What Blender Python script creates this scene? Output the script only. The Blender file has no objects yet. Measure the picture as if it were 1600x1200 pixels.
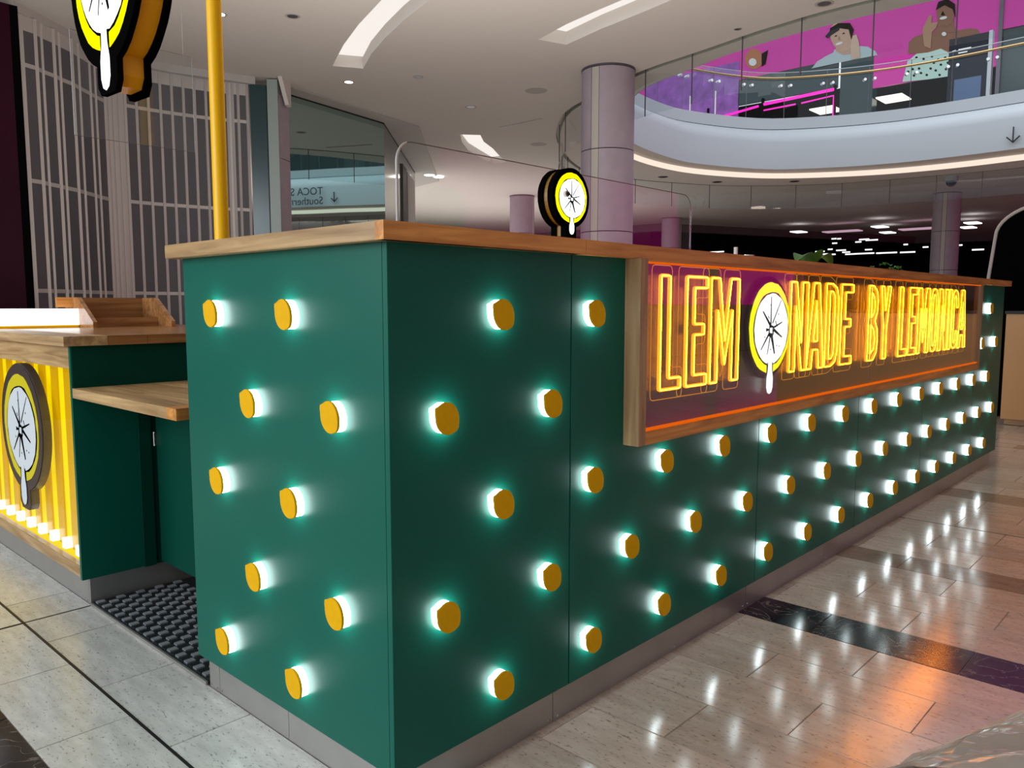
import bpy, bmesh, math, random
from mathutils import Vector, Matrix
random.seed(7)
PI = math.pi
sc = bpy.context.scene
COL = sc.collection

# ------------------------------------------------------------------ camera
FPX, YAW, PITCH, ROLL = 1243.37, 0.75002, 0.0990, 0.00035
CAM = Vector((-1.12326, -1.42785, 1.24226))
Fw = Vector((math.cos(YAW)*math.cos(PITCH), math.sin(YAW)*math.cos(PITCH), -math.sin(PITCH)))
Rt = Vector((math.sin(YAW), -math.cos(YAW), 0)); Up = Rt.cross(Fw)
cd = bpy.data.cameras.new('camera'); cam = bpy.data.objects.new('camera', cd); COL.objects.link(cam)
cd.sensor_width = 36; cd.lens = FPX/1600*36; cd.clip_end = 300; cd.clip_start = .02
cam.matrix_world = Matrix((( Rt.x, Up.x, -Fw.x, CAM.x), (Rt.y, Up.y, -Fw.y, CAM.y), (Rt.z, Up.z, -Fw.z, CAM.z), (0,0,0,1)))
sc.camera = cam
# ------------------------------------------------------------------ world, light, exposure
w = bpy.data.worlds.new('world'); sc.world = w; w.use_nodes = True
bg = w.node_tree.nodes['Background']; bg.inputs[0].default_value = (.86, .93, 1, 1); bg.inputs[1].default_value = 1.0
sc.view_settings.view_transform = 'Standard'; sc.view_settings.look = 'None'
sc.view_settings.gamma = 1; sc.view_settings.use_curve_mapping = False
sc.view_settings.exposure = 0.0
sc.cycles.use_denoising = True
sc.cycles.max_bounces = 8; sc.cycles.sample_clamp_indirect = 6
def area(name, loc, aim, sx, sy, power, col):
    l = bpy.data.lights.new(name, 'AREA'); l.shape = 'RECTANGLE'; l.size = sx; l.size_y = sy; l.energy = power; l.color = col
    o = bpy.data.objects.new(name, l); COL.objects.link(o); o.location = loc
    o.rotation_euler = (Vector(aim)-Vector(loc)).to_track_quat('-Z', 'Y').to_euler(); return o
area('daylight_left', (-6, 3.2, 3.0), (0, 1.0, .8), 5, 3.0, 330, (.86, .95, 1))
area('warm_hall', (5.5, -3.0, 5.5), (5.5, -2.9, 0), 13, 2.0, 560, (1, .79, .66))
area('kiosk_ceiling_fill', (3.2, 3.4, 1.2), (3.4, 3.6, 4.5), 4.5, 3.0, 160, (1, .93, .86))  # added upward fill that brightens the ceiling, hidden behind the counter
area('back_ceiling_fill', (15, 17, 1.0), (15, 17, 4.5), 12, 8, 420, (1, .95, .90))  # added upward fill for the ceiling farther back, no real fitting
area('far_hall', (16, 2, 9.5), (16, 3, 0), 8, 8, 330, (.86, .93, 1))

# ------------------------------------------------------------------ materials
MATS = {}
def nmat(name):
    m = bpy.data.materials.new(name); m.use_nodes = True; MATS[name] = m
    return m, m.node_tree.nodes, m.node_tree.links, m.node_tree.nodes['Principled BSDF']
def plain(name, col, rough=.5, metal=0, spec=.5, emit=None, es=0, noise=0, nscale=40, bump=0, coat=0):
    m, N, L, b = nmat(name)
    b.inputs['Base Color'].default_value = (*col, 1); b.inputs['Roughness'].default_value = rough
    b.inputs['Metallic'].default_value = metal; b.inputs['Specular IOR Level'].default_value = spec
    b.inputs['Coat Weight'].default_value = coat
    if emit: b.inputs['Emission Color'].default_value = (*emit, 1); b.inputs['Emission Strength'].default_value = es
    if noise or bump:
        t = N.new('ShaderNodeTexCoord'); n = N.new('ShaderNodeTexNoise'); n.inputs['Scale'].default_value = nscale; n.inputs['Detail'].default_value = 4
        L.new(t.outputs['Object'], n.inputs['Vector'])
        if noise:
            r = N.new('ShaderNodeMix'); r.data_type = 'RGBA'
            r.inputs[6].default_value = (*[c*(1-noise) for c in col], 1); r.inputs[7].default_value = (*[min(1, c*(1+noise)) for c in col], 1)
            L.new(n.outputs['Fac'], r.inputs[0]); L.new(r.outputs[2], b.inputs['Base Color'])
        if bump:
            bp = N.new('ShaderNodeBump'); bp.inputs['Strength'].default_value = bump; bp.inputs['Distance'].default_value = .01
            L.new(n.outputs['Fac'], bp.inputs['Height']); L.new(bp.outputs[0], b.inputs['Normal'])
    return m
def emis(name, col, s):
    m = bpy.data.materials.new(name); m.use_nodes = True; N = m.node_tree.nodes; N.clear()
    e = N.new('ShaderNodeEmission'); e.inputs[0].default_value = (*col, 1); e.inputs[1].default_value = s
    o = N.new('ShaderNodeOutputMaterial'); m.node_tree.links.new(e.outputs[0], o.inputs[0]); return m
def wood(name, c1, c2, axis, rough=.35):
    m, N, L, b = nmat(name)
    t = N.new('ShaderNodeTexCoord'); mp = N.new('ShaderNodeMapping'); s = [26, 26, 26]; s[axis] = 1.6
    mp.inputs['Scale'].default_value = s; L.new(t.outputs['Object'], mp.inputs['Vector'])
    n = N.new('ShaderNodeTexNoise'); n.inputs['Scale'].default_value = 1.4; n.inputs['Detail'].default_value = 8; n.inputs['Distortion'].default_value = .9
    L.new(mp.outputs[0], n.inputs['Vector'])
    r = N.new('ShaderNodeValToRGB'); r.color_ramp.elements[0].position = .32; r.color_ramp.elements[1].position = .68
    r.color_ramp.elements[0].color = (*c1, 1); r.color_ramp.elements[1].color = (*c2, 1)
    L.new(n.outputs['Fac'], r.inputs[0])
    mp2 = N.new('ShaderNodeMapping'); s2 = [9, 9, 9]; s2[axis] = 1.1; mp2.inputs['Scale'].default_value = s2; L.new(t.outputs['Object'], mp2.inputs['Vector'])
    n2 = N.new('ShaderNodeTexNoise'); n2.inputs['Scale'].default_value = 1; L.new(mp2.outputs[0], n2.inputs['Vector'])
    mx = N.new('ShaderNodeMix'); mx.data_type = 'RGBA'; mx.blend_type = 'MULTIPLY'; mx.inputs[0].default_value = .55
    r2 = N.new('ShaderNodeValToRGB'); r2.color_ramp.elements[0].position = .35; r2.color_ramp.elements[0].color = (.55, .5, .45, 1); r2.color_ramp.elements[1].position = .6
    L.new(n2.outputs['Fac'], r2.inputs[0]); L.new(r.outputs[0], mx.inputs[6]); L.new(r2.outputs[0], mx.inputs[7]); L.new(mx.outputs[2], b.inputs['Base Color'])
    b.inputs['Roughness'].default_value = rough
    bp = N.new('ShaderNodeBump'); bp.inputs['Strength'].default_value = .12; bp.inputs['Distance'].default_value = .002
    L.new(n.outputs['Fac'], bp.inputs['Height']); L.new(bp.outputs[0], b.inputs['Normal']); return m
def stone(name, c1, c2, speck, rough=.14, veins=None, bricks=False, spec=.55):
    m, N, L, b = nmat(name)
    t = N.new('ShaderNodeTexCoord'); oi = N.new('ShaderNodeObjectInfo'); g = N.new('ShaderNodeNewGeometry')
    ad = N.new('ShaderNodeVectorMath'); ad.operation = 'ADD'; sc_ = N.new('ShaderNodeVectorMath'); sc_.operation = 'SCALE'; sc_.inputs[3].default_value = 37.0
    cx = N.new('ShaderNodeCombineXYZ')
    for i in range(3): L.new(oi.outputs['Random'], cx.inputs[i])
    L.new(cx.outputs[0], sc_.inputs[0]); L.new(g.outputs['Position'], ad.inputs[0]); L.new(sc_.outputs[0], ad.inputs[1])
    mp = N.new('ShaderNodeMapping'); mp.inputs['Scale'].default_value = (30, 7, 7); L.new(ad.outputs[0], mp.inputs['Vector'])
    n = N.new('ShaderNodeTexNoise'); n.inputs['Scale'].default_value = 1.0; n.inputs['Detail'].default_value = 7; n.inputs['Roughness'].default_value = .65
    L.new(mp.outputs[0], n.inputs['Vector'])
    r = N.new('ShaderNodeValToRGB'); r.color_ramp.elements[0].position = .3; r.color_ramp.elements[1].position = .7
    r.color_ramp.elements[0].color = (*c1, 1); r.color_ramp.elements[1].color = (*c2, 1); L.new(n.outputs['Fac'], r.inputs[0])
    mp3 = N.new('ShaderNodeMapping'); mp3.inputs['Scale'].default_value = (150, 55, 60); L.new(ad.outputs[0], mp3.inputs['Vector'])
    n2 = N.new('ShaderNodeTexNoise'); n2.inputs['Scale'].default_value = 1; n2.inputs['Detail'].default_value = 3; L.new(mp3.outputs[0], n2.inputs['Vector'])
    r2 = N.new('ShaderNodeValToRGB'); r2.color_ramp.elements[0].position = .30; r2.color_ramp.elements[1].position = .40
    r2.color_ramp.elements[0].color = (*speck, 1); r2.color_ramp.elements[1].color = (1, 1, 1, 1); L.new(n2.outputs['Fac'], r2.inputs[0])
    mx = N.new('ShaderNodeMix'); mx.data_type = 'RGBA'; mx.blend_type = 'MULTIPLY'; mx.inputs[0].default_value = .8
    L.new(r.outputs[0], mx.inputs[6]); L.new(r2.outputs[0], mx.inputs[7])
    hv = N.new('ShaderNodeHueSaturation'); mr = N.new('ShaderNodeMapRange'); mr.inputs[3].default_value = .86; mr.inputs[4].default_value = 1.08
    L.new(oi.outputs['Random'], mr.inputs[0]); L.new(mr.outputs[0], hv.inputs['Value']); L.new(mx.outputs[2], hv.inputs['Color'])
    out = hv.outputs[0]
    if veins:
        v = N.new('ShaderNodeTexNoise'); v.inputs['Scale'].default_value = 6; v.inputs['Detail'].default_value = 6; v.inputs['Distortion'].default_value = 1.6
        L.new(ad.outputs[0], v.inputs['Vector'])
        rv = N.new('ShaderNodeValToRGB'); e = rv.color_ramp.elements; e[0].position = .49; e[0].color = (0,0,0,1); e[1].position = .515; e[1].color = (0,0,0,1)
        q = rv.color_ramp.elements.new(.502); q.color = (.55,.55,.55,1)
        L.new(v.outputs['Fac'], rv.inputs[0]); mv = N.new('ShaderNodeMix'); mv.data_type = 'RGBA'; mv.inputs[7].default_value = (*veins, 1)
        L.new(rv.outputs[0], mv.inputs[0]); L.new(out, mv.inputs[6]); out = mv.outputs[2]
    if bricks:
        br = N.new('ShaderNodeTexBrick'); br.offset = .5; br.inputs['Scale'].default_value = 1; br.inputs['Brick Width'].default_value = .515; br.inputs['Row Height'].default_value = .255
        br.inputs['Mortar Size'].default_value = .004; br.inputs['Color1'].default_value = (1,1,1,1); br.inputs['Color2'].default_value = (.86,.86,.86,1); br.inputs['Mortar'].default_value = (.4,.4,.4,1)
        m4 = N.new('ShaderNodeMapping'); m4.inputs['Rotation'].default_value = (0,0,PI/2); m4.inputs['Location'].default_value = (0.005,.005,0); L.new(g.outputs['Position'], m4.inputs['Vector']); L.new(m4.outputs[0], br.inputs['Vector'])
        mm = N.new('ShaderNodeMix'); mm.data_type = 'RGBA'; mm.blend_type = 'MULTIPLY'; mm.inputs[0].default_value = 1
        L.new(out, mm.inputs[6]); L.new(br.outputs[0], mm.inputs[7]); out = mm.outputs[2]
    L.new(out, b.inputs['Base Color'])
    rr = N.new('ShaderNodeMapRange'); rr.inputs[3].default_value = rough*.8; rr.inputs[4].default_value = rough*1.3; L.new(n.outputs['Fac'], rr.inputs[0]); L.new(rr.outputs[0], b.inputs['Roughness'])
    b.inputs['Specular IOR Level'].default_value = spec
    bp = N.new('ShaderNodeBump'); bp.inputs['Strength'].default_value = .06; bp.inputs['Distance'].default_value = .002
    L.new(n.outputs['Fac'], bp.inputs['Height']); L.new(bp.outputs[0], b.inputs['Normal']); return m
def glass(name, tint, refl, rough=0.0, k=1):
    m = bpy.data.materials.new(name); m.use_nodes = True; N = m.node_tree.nodes; L = m.node_tree.links; N.clear()
    tr = N.new('ShaderNodeBsdfTransparent'); tr.inputs[0].default_value = (*tint, 1)
    gl = N.new('ShaderNodeBsdfGlossy'); gl.inputs['Roughness'].default_value = rough; gl.inputs[0].default_value = (1, 1, 1, 1)
    lw = N.new('ShaderNodeLayerWeight'); lw.inputs[0].default_value = .5; pw_ = N.new('ShaderNodeMath'); pw_.operation = 'POWER'; pw_.inputs[1].default_value = 5.0
    L.new(lw.outputs['Facing'], pw_.inputs[0]); fr = N.new('ShaderNodeMath'); fr.operation = 'MULTIPLY_ADD'; fr.inputs[1].default_value = (1-refl)*k; fr.inputs[2].default_value = refl; L.new(pw_.outputs[0], fr.inputs[0])
    mx = N.new('ShaderNodeMixShader'); o = N.new('ShaderNodeOutputMaterial')
    L.new(fr.outputs[0], mx.inputs[0]); L.new(tr.outputs[0], mx.inputs[1]); L.new(gl.outputs[0], mx.inputs[2]); L.new(mx.outputs[0], o.inputs[0]); return m

M = dict(
 green=plain('green_laminate', (.0015,.105,.072), .38, noise=.10, nscale=260, spec=.23),
 kick=plain('brushed_steel', (.42,.40,.38), .38, .75, noise=.12, nscale=9),
 dark=plain('black', (.004,.004,.004), .5), ink=plain('black_ink', (.0025,.0025,.0025), .8, spec=0),
 lemon=plain('lemon_cap', (.82,.43,.0), .5, spec=.15, noise=.08, nscale=60),
 diffuser=emis('lamp_diffuser', (.84,.98,1), 13.0),
 oak_x=wood('oak_x', (.46,.17,.035), (.82,.37,.095), 0), oak_y=wood('oak_y', (.33,.19,.08), (.62,.41,.20), 1),
 oak_z=wood('oak_z', (.30,.17,.08), (.52,.33,.17), 2), butcher=wood('butcher_block', (.27,.11,.035), (.45,.22,.085), 0, .22),
 ceil=plain('ceiling_paint', (.62,.585,.55), .8), ceil2=plain('soffit_paint', (.42,.40,.38), .8), white=plain('fascia_paint', (.44,.47,.50), .6),
 yellow=plain('yellow_enamel', (1,.54,.0), .32, spec=.3), amber=plain('amber_side', (.86,.37,.0), .45), amber_shaded=plain('shaded_amber_side', (.26,.12,.008), .4),  # small sign's side amber is darkened to stand in for shade
 tile=stone('beige_travertine', (.46,.36,.29), (.60,.49,.41), (.42,.33,.27)), tile2=stone('cool_lit_travertine', (.44,.43,.40), (.62,.61,.57), (.45,.44,.42), .2),  # second one is the same stone, cooler light put into its colour
 tileb=stone('black_marble', (.006,.006,.010), (.02,.018,.024), (.6,.6,.6), .15, spec=.3, veins=(.30,.24,.2)),
 tilebr=stone('brown_marble', (.27,.19,.14), (.38,.28,.21), (.6,.5,.4), .13), tilef=stone('far_travertine', (.46,.36,.29), (.60,.49,.41), (.6,.5,.4), bricks=True),
 rubber=plain('black_rubber', (.012,.013,.015), .38), tread=plain('sheen_tread', (.27,.29,.31), .3),  # sheen on the raised ribs is put into their pale colour
 panelglass=glass('panel_glass', (.98,.98,.97), .012, k=.25), clear=glass('clear_acrylic', (.97,.98,.975), .03), shopglass=glass('display_glass', (.97,.97,.96), .10), curtain=glass('smoke_curtain_glass', (.84,.90,.90), .06),
 alu=plain('aluminium', (.52,.50,.48), .4, .35), pane=plain('grey_pane', (.085,.085,.095), .35, noise=.15, nscale=2),
 maroon=plain('maroon_gloss', (.022,.001,.008), .45, spec=.12, noise=.6, nscale=1.2),
 lilac=plain('lilac_column', (.36,.30,.35), .5, noise=.12, nscale=7, bump=.5), cream=plain('cream_strip', (.46,.43,.38), .5),
 magenta=plain('magenta_print', (.74,.03,.40), .45), brass=plain('brass', (.50,.36,.17), .25, .9), chrome=plain('chrome', (.7,.7,.7), .2, 1),
 cove=emis('cove_glow', (1,.84,.70), 1.0), covew=emis('slot_glow', (1,.93,.87), .95), spot=emis('spot_glow', (1,.95,.88), 6),
 neon=emis('neon_tube', (1,.27,.002), 2.3), core=emis('neon_core', (1,.27,.006), 46), edge=emis('edge_lit_acrylic', (1,.36,.01), .8), edge2=emis('edge_lit_glass', (1,.15,.004), .75),
 flesh_on=emis('backlit_white', (.95,1,1), 1.7), rind_on=emis('backlit_yellow', (1,.92,0), 1.5),
 flesh=plain('white_print', (.62,.66,.70), .4), rind=plain('yellow_print', (.62,.52,.01), .4), silver=plain('grey_edge', (.12,.11,.13), .3, .5),
 pink_led=emis('magenta_led', (1,.03,.55), 1.3), panel_on=emis('ceiling_panel_glow', (1,.96,.82), 1.5), strip_on=emis('strip_glow', (1,.97,1), 1.6),
 flute=plain('yellow_flute', (.30,.19,.0), .25, emit=(1,.52,0), es=.50), fluteback=plain('yellow_back', (.3,.2,.0), .3, emit=(1,.76,0), es=.95), led=emis('white_led', (1,.97,.85), 2.2),
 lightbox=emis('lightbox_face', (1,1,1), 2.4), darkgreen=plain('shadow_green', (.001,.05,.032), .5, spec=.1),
 tan=plain('tan_laminate', (.66,.36,.14), .45), navy=plain('dark_screen', (.006,.010,.020), .35, spec=.2), offwhite=plain('off_white', (.55,.50,.47), .4),
 storedark=plain('dark_store', (.004,.004,.005), .8, spec=.05), teal_dark=plain('dark_teal', (.015,.045,.05), .2),
 leaf=plain('leaf_green', (.045,.22,.03), .45, noise=.3, nscale=18), pot=plain('plant_pot', (.5,.48,.44), .6),
 skin_shade=plain('skin_shade', (.40,.20,.13), .5), skin1=plain('skin_brown', (.26,.10,.05), .5), skin2=plain('skin_light', (.60,.36,.26), .5), mint=plain('mint_cloth', (.50,.72,.62), .5), polo=plain('grey_white_cloth', (.50,.60,.62), .5), teeth=plain('teeth_white', (.8,.8,.78), .4),
 violet=plain('violet_print', (.30,.10,.45), .5, noise=.7, nscale=3), bluepanel=plain('blue_panel', (.06,.11,.22), .3), plastic=None, letter=plain('sign_black', (.01,.01,.012), .5),
 upper=plain('upper_floor', (.4,.4,.4), .5), hallwall=plain('hall_wall', (.50,.48,.46), .7), shopwall=plain('shop_wall', (.40,.37,.36), .6),
)
def mirror_mat():
    m, N, L, b = nmat('tinted_shop_glass'); b.inputs['Base Color'].default_value = (.44,.60,.57,1); b.inputs['Metallic'].default_value = 1; b.inputs['Roughness'].default_value = .015; return m
M['mirror'] = mirror_mat()
def plastic():
    m, N, L, b = nmat('plastic_sheet'); b.inputs['Base Color'].default_value = (.42,.39,.34,1); b.inputs['Roughness'].default_value = .12; b.inputs['Specular IOR Level'].default_value = .8
    b.inputs['Alpha'].default_value = .88; return m
M['plastic'] = plastic()

# ------------------------------------------------------------------ mesh helpers
class MB:
    def __init__(s): s.v = []; s.f = []
    def box(s, a, b):
        x0,y0,z0 = [min(a[i],b[i]) for i in range(3)]; x1,y1,z1 = [max(a[i],b[i]) for i in range(3)]; n = len(s.v)
        s.v += [(x0,y0,z0),(x1,y0,z0),(x1,y1,z0),(x0,y1,z0),(x0,y0,z1),(x1,y0,z1),(x1,y1,z1),(x0,y1,z1)]
        s.f += [[n+i for i in q] for q in ((0,3,2,1),(4,5,6,7),(0,1,5,4),(1,2,6,5),(2,3,7,6),(3,0,4,7))]; return s
    def prism(s, pts, ext):
        """pts: closed polygon of 3D points; ext: extrusion vector"""
        n = len(s.v); k = len(pts); e = Vector(ext)
        s.v += [tuple(Vector(p)) for p in pts] + [tuple(Vector(p)+e) for p in pts]
        s.f += [list(range(n, n+k))[::-1], list(range(n+k, n+2*k))] + [[n+i, n+(i+1)%k, n+k+(i+1)%k, n+k+i] for i in range(k)]; return s
    def tube(s, pts, r, closed=False, sides=8):
        P = [Vector(p) for p in pts]; k = len(P); n0 = len(s.v); prev = None
        for i, p in enumerate(P):
            if closed: d = (P[(i+1)%k]-P[i-1])
            else: d = P[min(i+1,k-1)]-P[max(i-1,0)]
            d.normalize()
            ref = prev if prev is not None else (Vector((0,1,0)) if abs(d.y) < .9 else Vector((0,0,1)))
            u = (ref - d*ref.dot(d)); 
            if u.length < 1e-4: u = d.orthogonal()
            u.normalize(); v = d.cross(u); prev = u
            s.v += [tuple(p+u*(r*math.cos(2*PI*j/sides))+v*(r*math.sin(2*PI*j/sides))) for j in range(sides)]
        for i in range(k if closed else k-1):
            a = n0+i*sides; b = n0+((i+1)%k)*sides
            s.f += [[a+j, a+(j+1)%sides, b+(j+1)%sides, b+j] for j in range(sides)]
        if not closed: s.f += [[n0+j for j in range(sides)][::-1], [n0+(k-1)*sides+j for j in range(sides)]]
        return s
    def cyl(s, a, b, r, sides=24): return s.tube([a, b], r, False, sides)
    def grid(s, rows):
        n = len(s.v); w_ = len(rows[0])
        for r in rows: s.v += [tuple(p) for p in r]
        for i in range(len(rows)-1):
            for j in range(w_-1): s.f.append([n+i*w_+j, n+i*w_+j+1, n+(i+1)*w_+j+1, n+(i+1)*w_+j])
        return s
    def build(s, name, m, parent=None, smooth=False, bevel=0, kind=None):
        off = parent.matrix_world.translation if parent else Vector((0,0,0))
        if parent is not None: off = wloc(parent)
        me = bpy.data.meshes.new(name); me.from_pydata([tuple(Vector(p)-off) for p in s.v], [], s.f)
        bm = bmesh.new(); bm.from_mesh(me); bmesh.ops.recalc_face_normals(bm, faces=bm.faces)
        if bevel: bmesh.ops.bevel(bm, geom=bm.edges[:], offset=bevel, segments=2, affect='EDGES', clamp_overlap=True)
        bm.to_mesh(me); bm.free()
        if smooth:
            for p in me.polygons: p.use_smooth = True
            try: me.set_sharp_from_angle(angle=math.radians(40))
            except Exception: pass
        if m: me.materials.append(M[m] if isinstance(m, str) else m)
        o = bpy.data.objects.new(name, me); COL.objects.link(o); o.parent = parent
        if kind: o['kind'] = kind
        return o
def wloc(o):
    v = Vector(o.location); p = o.parent
    while p: v = v+Vector(p.location); p = p.parent
    return v
def thing(name, label, cat, loc=(0,0,0), group=None):
    o = bpy.data.objects.new(name, None); COL.objects.link(o); o.location = loc; o.empty_display_size = .1
    o['label'] = label; o['category'] = cat
    if group: o['group'] = group
    return o
def tag(o, label, cat, group=None):
    o['label'] = label; o['category'] = cat
    if group: o['group'] = group
    return o
def struct(name): 
    o = bpy.data.objects.new(name, None); COL.objects.link(o); o['kind'] = 'structure'; return o
def sobj(mb, name, m, **k): return mb.build(name, m, None, kind='structure', **k)
def disc(c, r, n=24): return [(c[0]+r*math.cos(2*PI*i/n), c[1]+r*math.sin(2*PI*i/n), c[2]) for i in range(n)]
def dup(o, parent):
    c = o.copy(); COL.objects.link(c); c.parent = parent; return c
def ray(px, py): return Fw + Rt*((px-800)/FPX) - Up*((py-600)/FPX)
def onplane(px, py, ax, val):
    d = ray(px, py); return CAM + d*((val-CAM[ax])/d[ax])

# ------------------------------------------------------------------ floor
floor = sobj(MB().box((-40,-40,-.3),(70,60,-.004)), 'floor', 'tilef')
XL = [-1.50,-1.245,-.99,-.735,-.485,-.225,.03,.285,.53,.775,1.03,1.285,1.533,1.79,2.03,2.295,2.55,2.81,3.035,3.29,3.54,3.79,4.05,4.3,4.56,4.83,5.08,5.33,5.58,5.84,6.1,6.35,6.6,6.86,7.1,7.36,7.6,7.87,8.1,8.36,8.6]
BLACK = {3, 13}; BROWN = {17, 24, 33}
cache = {}
def tile(x0, x1, y0, y1, m):
    g = .0012; dx, dy = round((x1-x0)-2*g, 4), round((y1-y0)-2*g, 4); key = (dx, dy, m)
    if key not in cache:
        mb = MB().box((-dx/2,-dy/2,-.01),(dx/2,dy/2,0)); o = mb.build('floor_tile', m, floor, bevel=0.0012); cache[key] = o.data
    else:
        o = bpy.data.objects.new('floor_tile', cache[key]); COL.objects.link(o); o.parent = floor
    o.location = ((x0+x1)/2, (y0+y1)/2, random.uniform(-.0006, 0)); return o
def seen(x, y):
    d = Vector((x, y, 0))-CAM; z = d.dot(Fw)
    if z < .3: return False
    px = 800+FPX*d.dot(Rt)/z; py = 600-FPX*d.dot(Up)/z
    return -120 < px < 1720 and py < 1330 and z < 8.5
for i in range(len(XL)-1):
    x0, x1 = XL[i], XL[i+1]
    left = x1 <= .04
    base = (.735 if i % 2 == 1 else .994) if left else (0.0 if i % 2 == 0 else -.258)
    if left and i % 2 == 1: base = .735
    per = .515
    for k in range(-9, 14):
        y0, y1 = base+k*per, base+(k+1)*per
        if not left: y1c = min(y1, .05); y0c = y0
        else: y0c, y1c = y0, y1
        if not left and y0 > .04: continue
        if left and y0 > 6.5: continue
        cy = (y0c+y1c)/2
        if not any(seen(a, b) for a in (x0, x1) for b in (y0c, y1c, cy)): continue
        m = 'tileb' if i in BLACK else 'tilebr' if i in BROWN else ('tile2' if x1 <= .3 else 'tile')
        if y1c-y0c < .02: continue
        if left and y0c < 2.03 < y1c and not (abs(y0c-2.03) < .02 or abs(y1c-2.03) < .02):
            tile(x0, x1, y0c, 2.03, m); tile(x0, x1, 2.03, y1c, m)
        else: tile(x0, x1, y0c, y1c, m)
for a, b in (((-.229,-1.5,-.002),(-.220,6.2,.0012)), ((-.75,2.026,-.002),(.03,2.034,.0012)), ((3.786,-2.2,-.002),(3.793,.03,.001))):
    MB().box(a, b).build('expansion_joint', 'dark', floor)

# ------------------------------------------------------------------ ring curves (atrium opening)
CC = Vector((14.2, 1.8))
C0 = [(8.01,1.83),(8.09,3.02),(8.30,3.99),(8.58,5.23),(9.27,6.7),(9.75,7.5),(10.7,8.45),(11.65,9.19),(13.16,10.2),(14.9,10.9),(16.6,10.7),(18.18,10.1),(19.2,9.5),(20.04,8.65),(20.9,7.2),(21.2,5.66),(21.35,4.17),(21.4,2.85),(21.3,0),(20.3,-3.5),(18,-6.2),(14.8,-7.2),(11.5,-6),(9.2,-3.3),(8.3,-.5)]
C1 = [(8.48,1.7),(8.57,3.25),(8.99,4.88),(9.34,5.75),(10.6,7.4),(12.3,8.5),(14.2,9.07),(15.9,9.2),(17.3,8.9),(18.77,8.05),(19.69,6.76),(20.2,5.39),(20.32,3.97),(20.2,2.6),(20.1,0),(19.1,-3),(17,-5.3),(14.2,-6.1),(11.3,-5),(9.5,-2.8),(8.7,-.3)]
C2 = [(8.72,1.8),(8.80,3.34),(9.25,4.8),(9.75,5.95),(11.1,7.4),(12.9,8.3),(15.13,8.67),(16.4,8.5),(18.04,7.7),(18.85,6.44),(19.26,5.08),(19.3,3.7),(19.2,2.44),(19.1,0),(18.2,-2.5),(16.3,-4.6),(14,-5.2),(11.6,-4.2),(9.8,-2.2),(8.95,0)]
NR = 144
def polar(C):
    P = [Vector(p) for p in C]; n = len(P); D = []
    for i in range(n):
        a, b, c, d = P[i-1], P[i], P[(i+1)%n], P[(i+2)%n]
        for j in range(24):
            t = j/24; D.append(.5*((2*b)+(c-a)*t+(2*a-5*b+4*c-d)*t*t+(3*b-a-3*c+d)*t**3))
    A = sorted(((math.atan2(p.y-CC.y, p.x-CC.x), (p-CC).length) for p in D)); out = []
    A = [(A[-1][0]-2*PI, A[-1][1])]+A+[(A[0][0]+2*PI, A[0][1])]; j = 0
    for i in range(NR):
        th = -PI+2*PI*i/NR
        while A[j+1][0] < th: j += 1
        t = (th-A[j][0])/max(1e-9, A[j+1][0]-A[j][0]); out.append(A[j][1]*(1-t)+A[j+1][1]*t)
    return out
R0, R1, R2 = polar(C0), polar(C1), polar(C2)
def ringpt(R, i, o=0, z=0):
    th = -PI+2*PI*(i % NR)/NR; r = R[i % NR]+o; return Vector((CC.x+r*math.cos(th), CC.y+r*math.sin(th), z))
def sweep(prof, name, m, parent=None, smooth=True, **k):
    """prof: list of (R, offset, z)"""
    mb = MB(); mb.grid([[ringpt(R, i, o, z) for i in range(NR+1)] for R, o, z in prof]); return mb.build(name, m, parent, smooth=smooth, **k)
ZC = 4.5
# ------------------------------------------------------------------ ceiling with its opening and light slots
slots = [
 ([(5.81,7.85),(5.49,7.24),(5.22,6.6),(4.98,5.94),(4.79,5.29),(4.66,4.6),(4.58,3.9)], [(4.18,4.0),(4.24,4.75),(4.44,5.67),(4.72,6.46),(5.03,7.2),(5.45,8.06)]),
 ([(6.94,5.15),(6.77,4.48),(6.66,3.86),(6.56,3.39),(6.5,2.6),(6.48,1.8)], [(6.08,1.8),(6.12,2.8),(6.2,3.78),(6.27,4.2),(6.37,4.69),(6.55,5.28)]),
 ([(9.97,9.74),(10.45,10.13),(11.08,10.49),(11.8,10.98),(12.48,11.41)], [(12.36,11.79),(11.6,11.4),(10.88,11.02),(10.2,10.5),(9.67,9.99)]),
]
bm = bmesh.new()
def loop(pts, z):
    vs = [bm.verts.new((p[0], p[1], z)) for p in pts]
    for i in range(len(vs)): bm.edges.new((vs[i], vs[(i+1)%len(vs)]))
loop([(-2.2,-3.2),(60,-12),(60,60),(-2.2,60)], ZC)
loop([ringpt(R0, i) for i in range(NR)], ZC)
for a, b in slots: loop(a+b, ZC)
bmesh.ops.triangle_fill(bm, edges=bm.edges[:], use_beauty=True, use_dissolve=False)
bmesh.ops.recalc_face_normals(bm, faces=bm.faces)
me = bpy.data.meshes.new('ceiling'); bm.to_mesh(me); bm.free(); me.materials.append(M['ceil'])
ceiling = bpy.data.objects.new('ceiling', me); COL.objects.link(ceiling); ceiling['kind'] = 'structure'
MB().box((-2.2,-3.2,4.72),(7.4,60,4.9)).build('ceiling_slab', 'ceil2', ceiling)
MB().box((7.4,12.0,4.72),(60,60,4.9)).build('ceiling_slab', 'ceil2', ceiling)
MB().box((22.5,-12,4.72),(60,12.0,4.9)).build('ceiling_slab', 'ceil2', ceiling)
SL = ['long curved light slot in the ceiling left of the lilac column', 'curved light slot in the ceiling above the lilac column', 'short curved light slot in the ceiling left of and beyond the lilac column']
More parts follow.
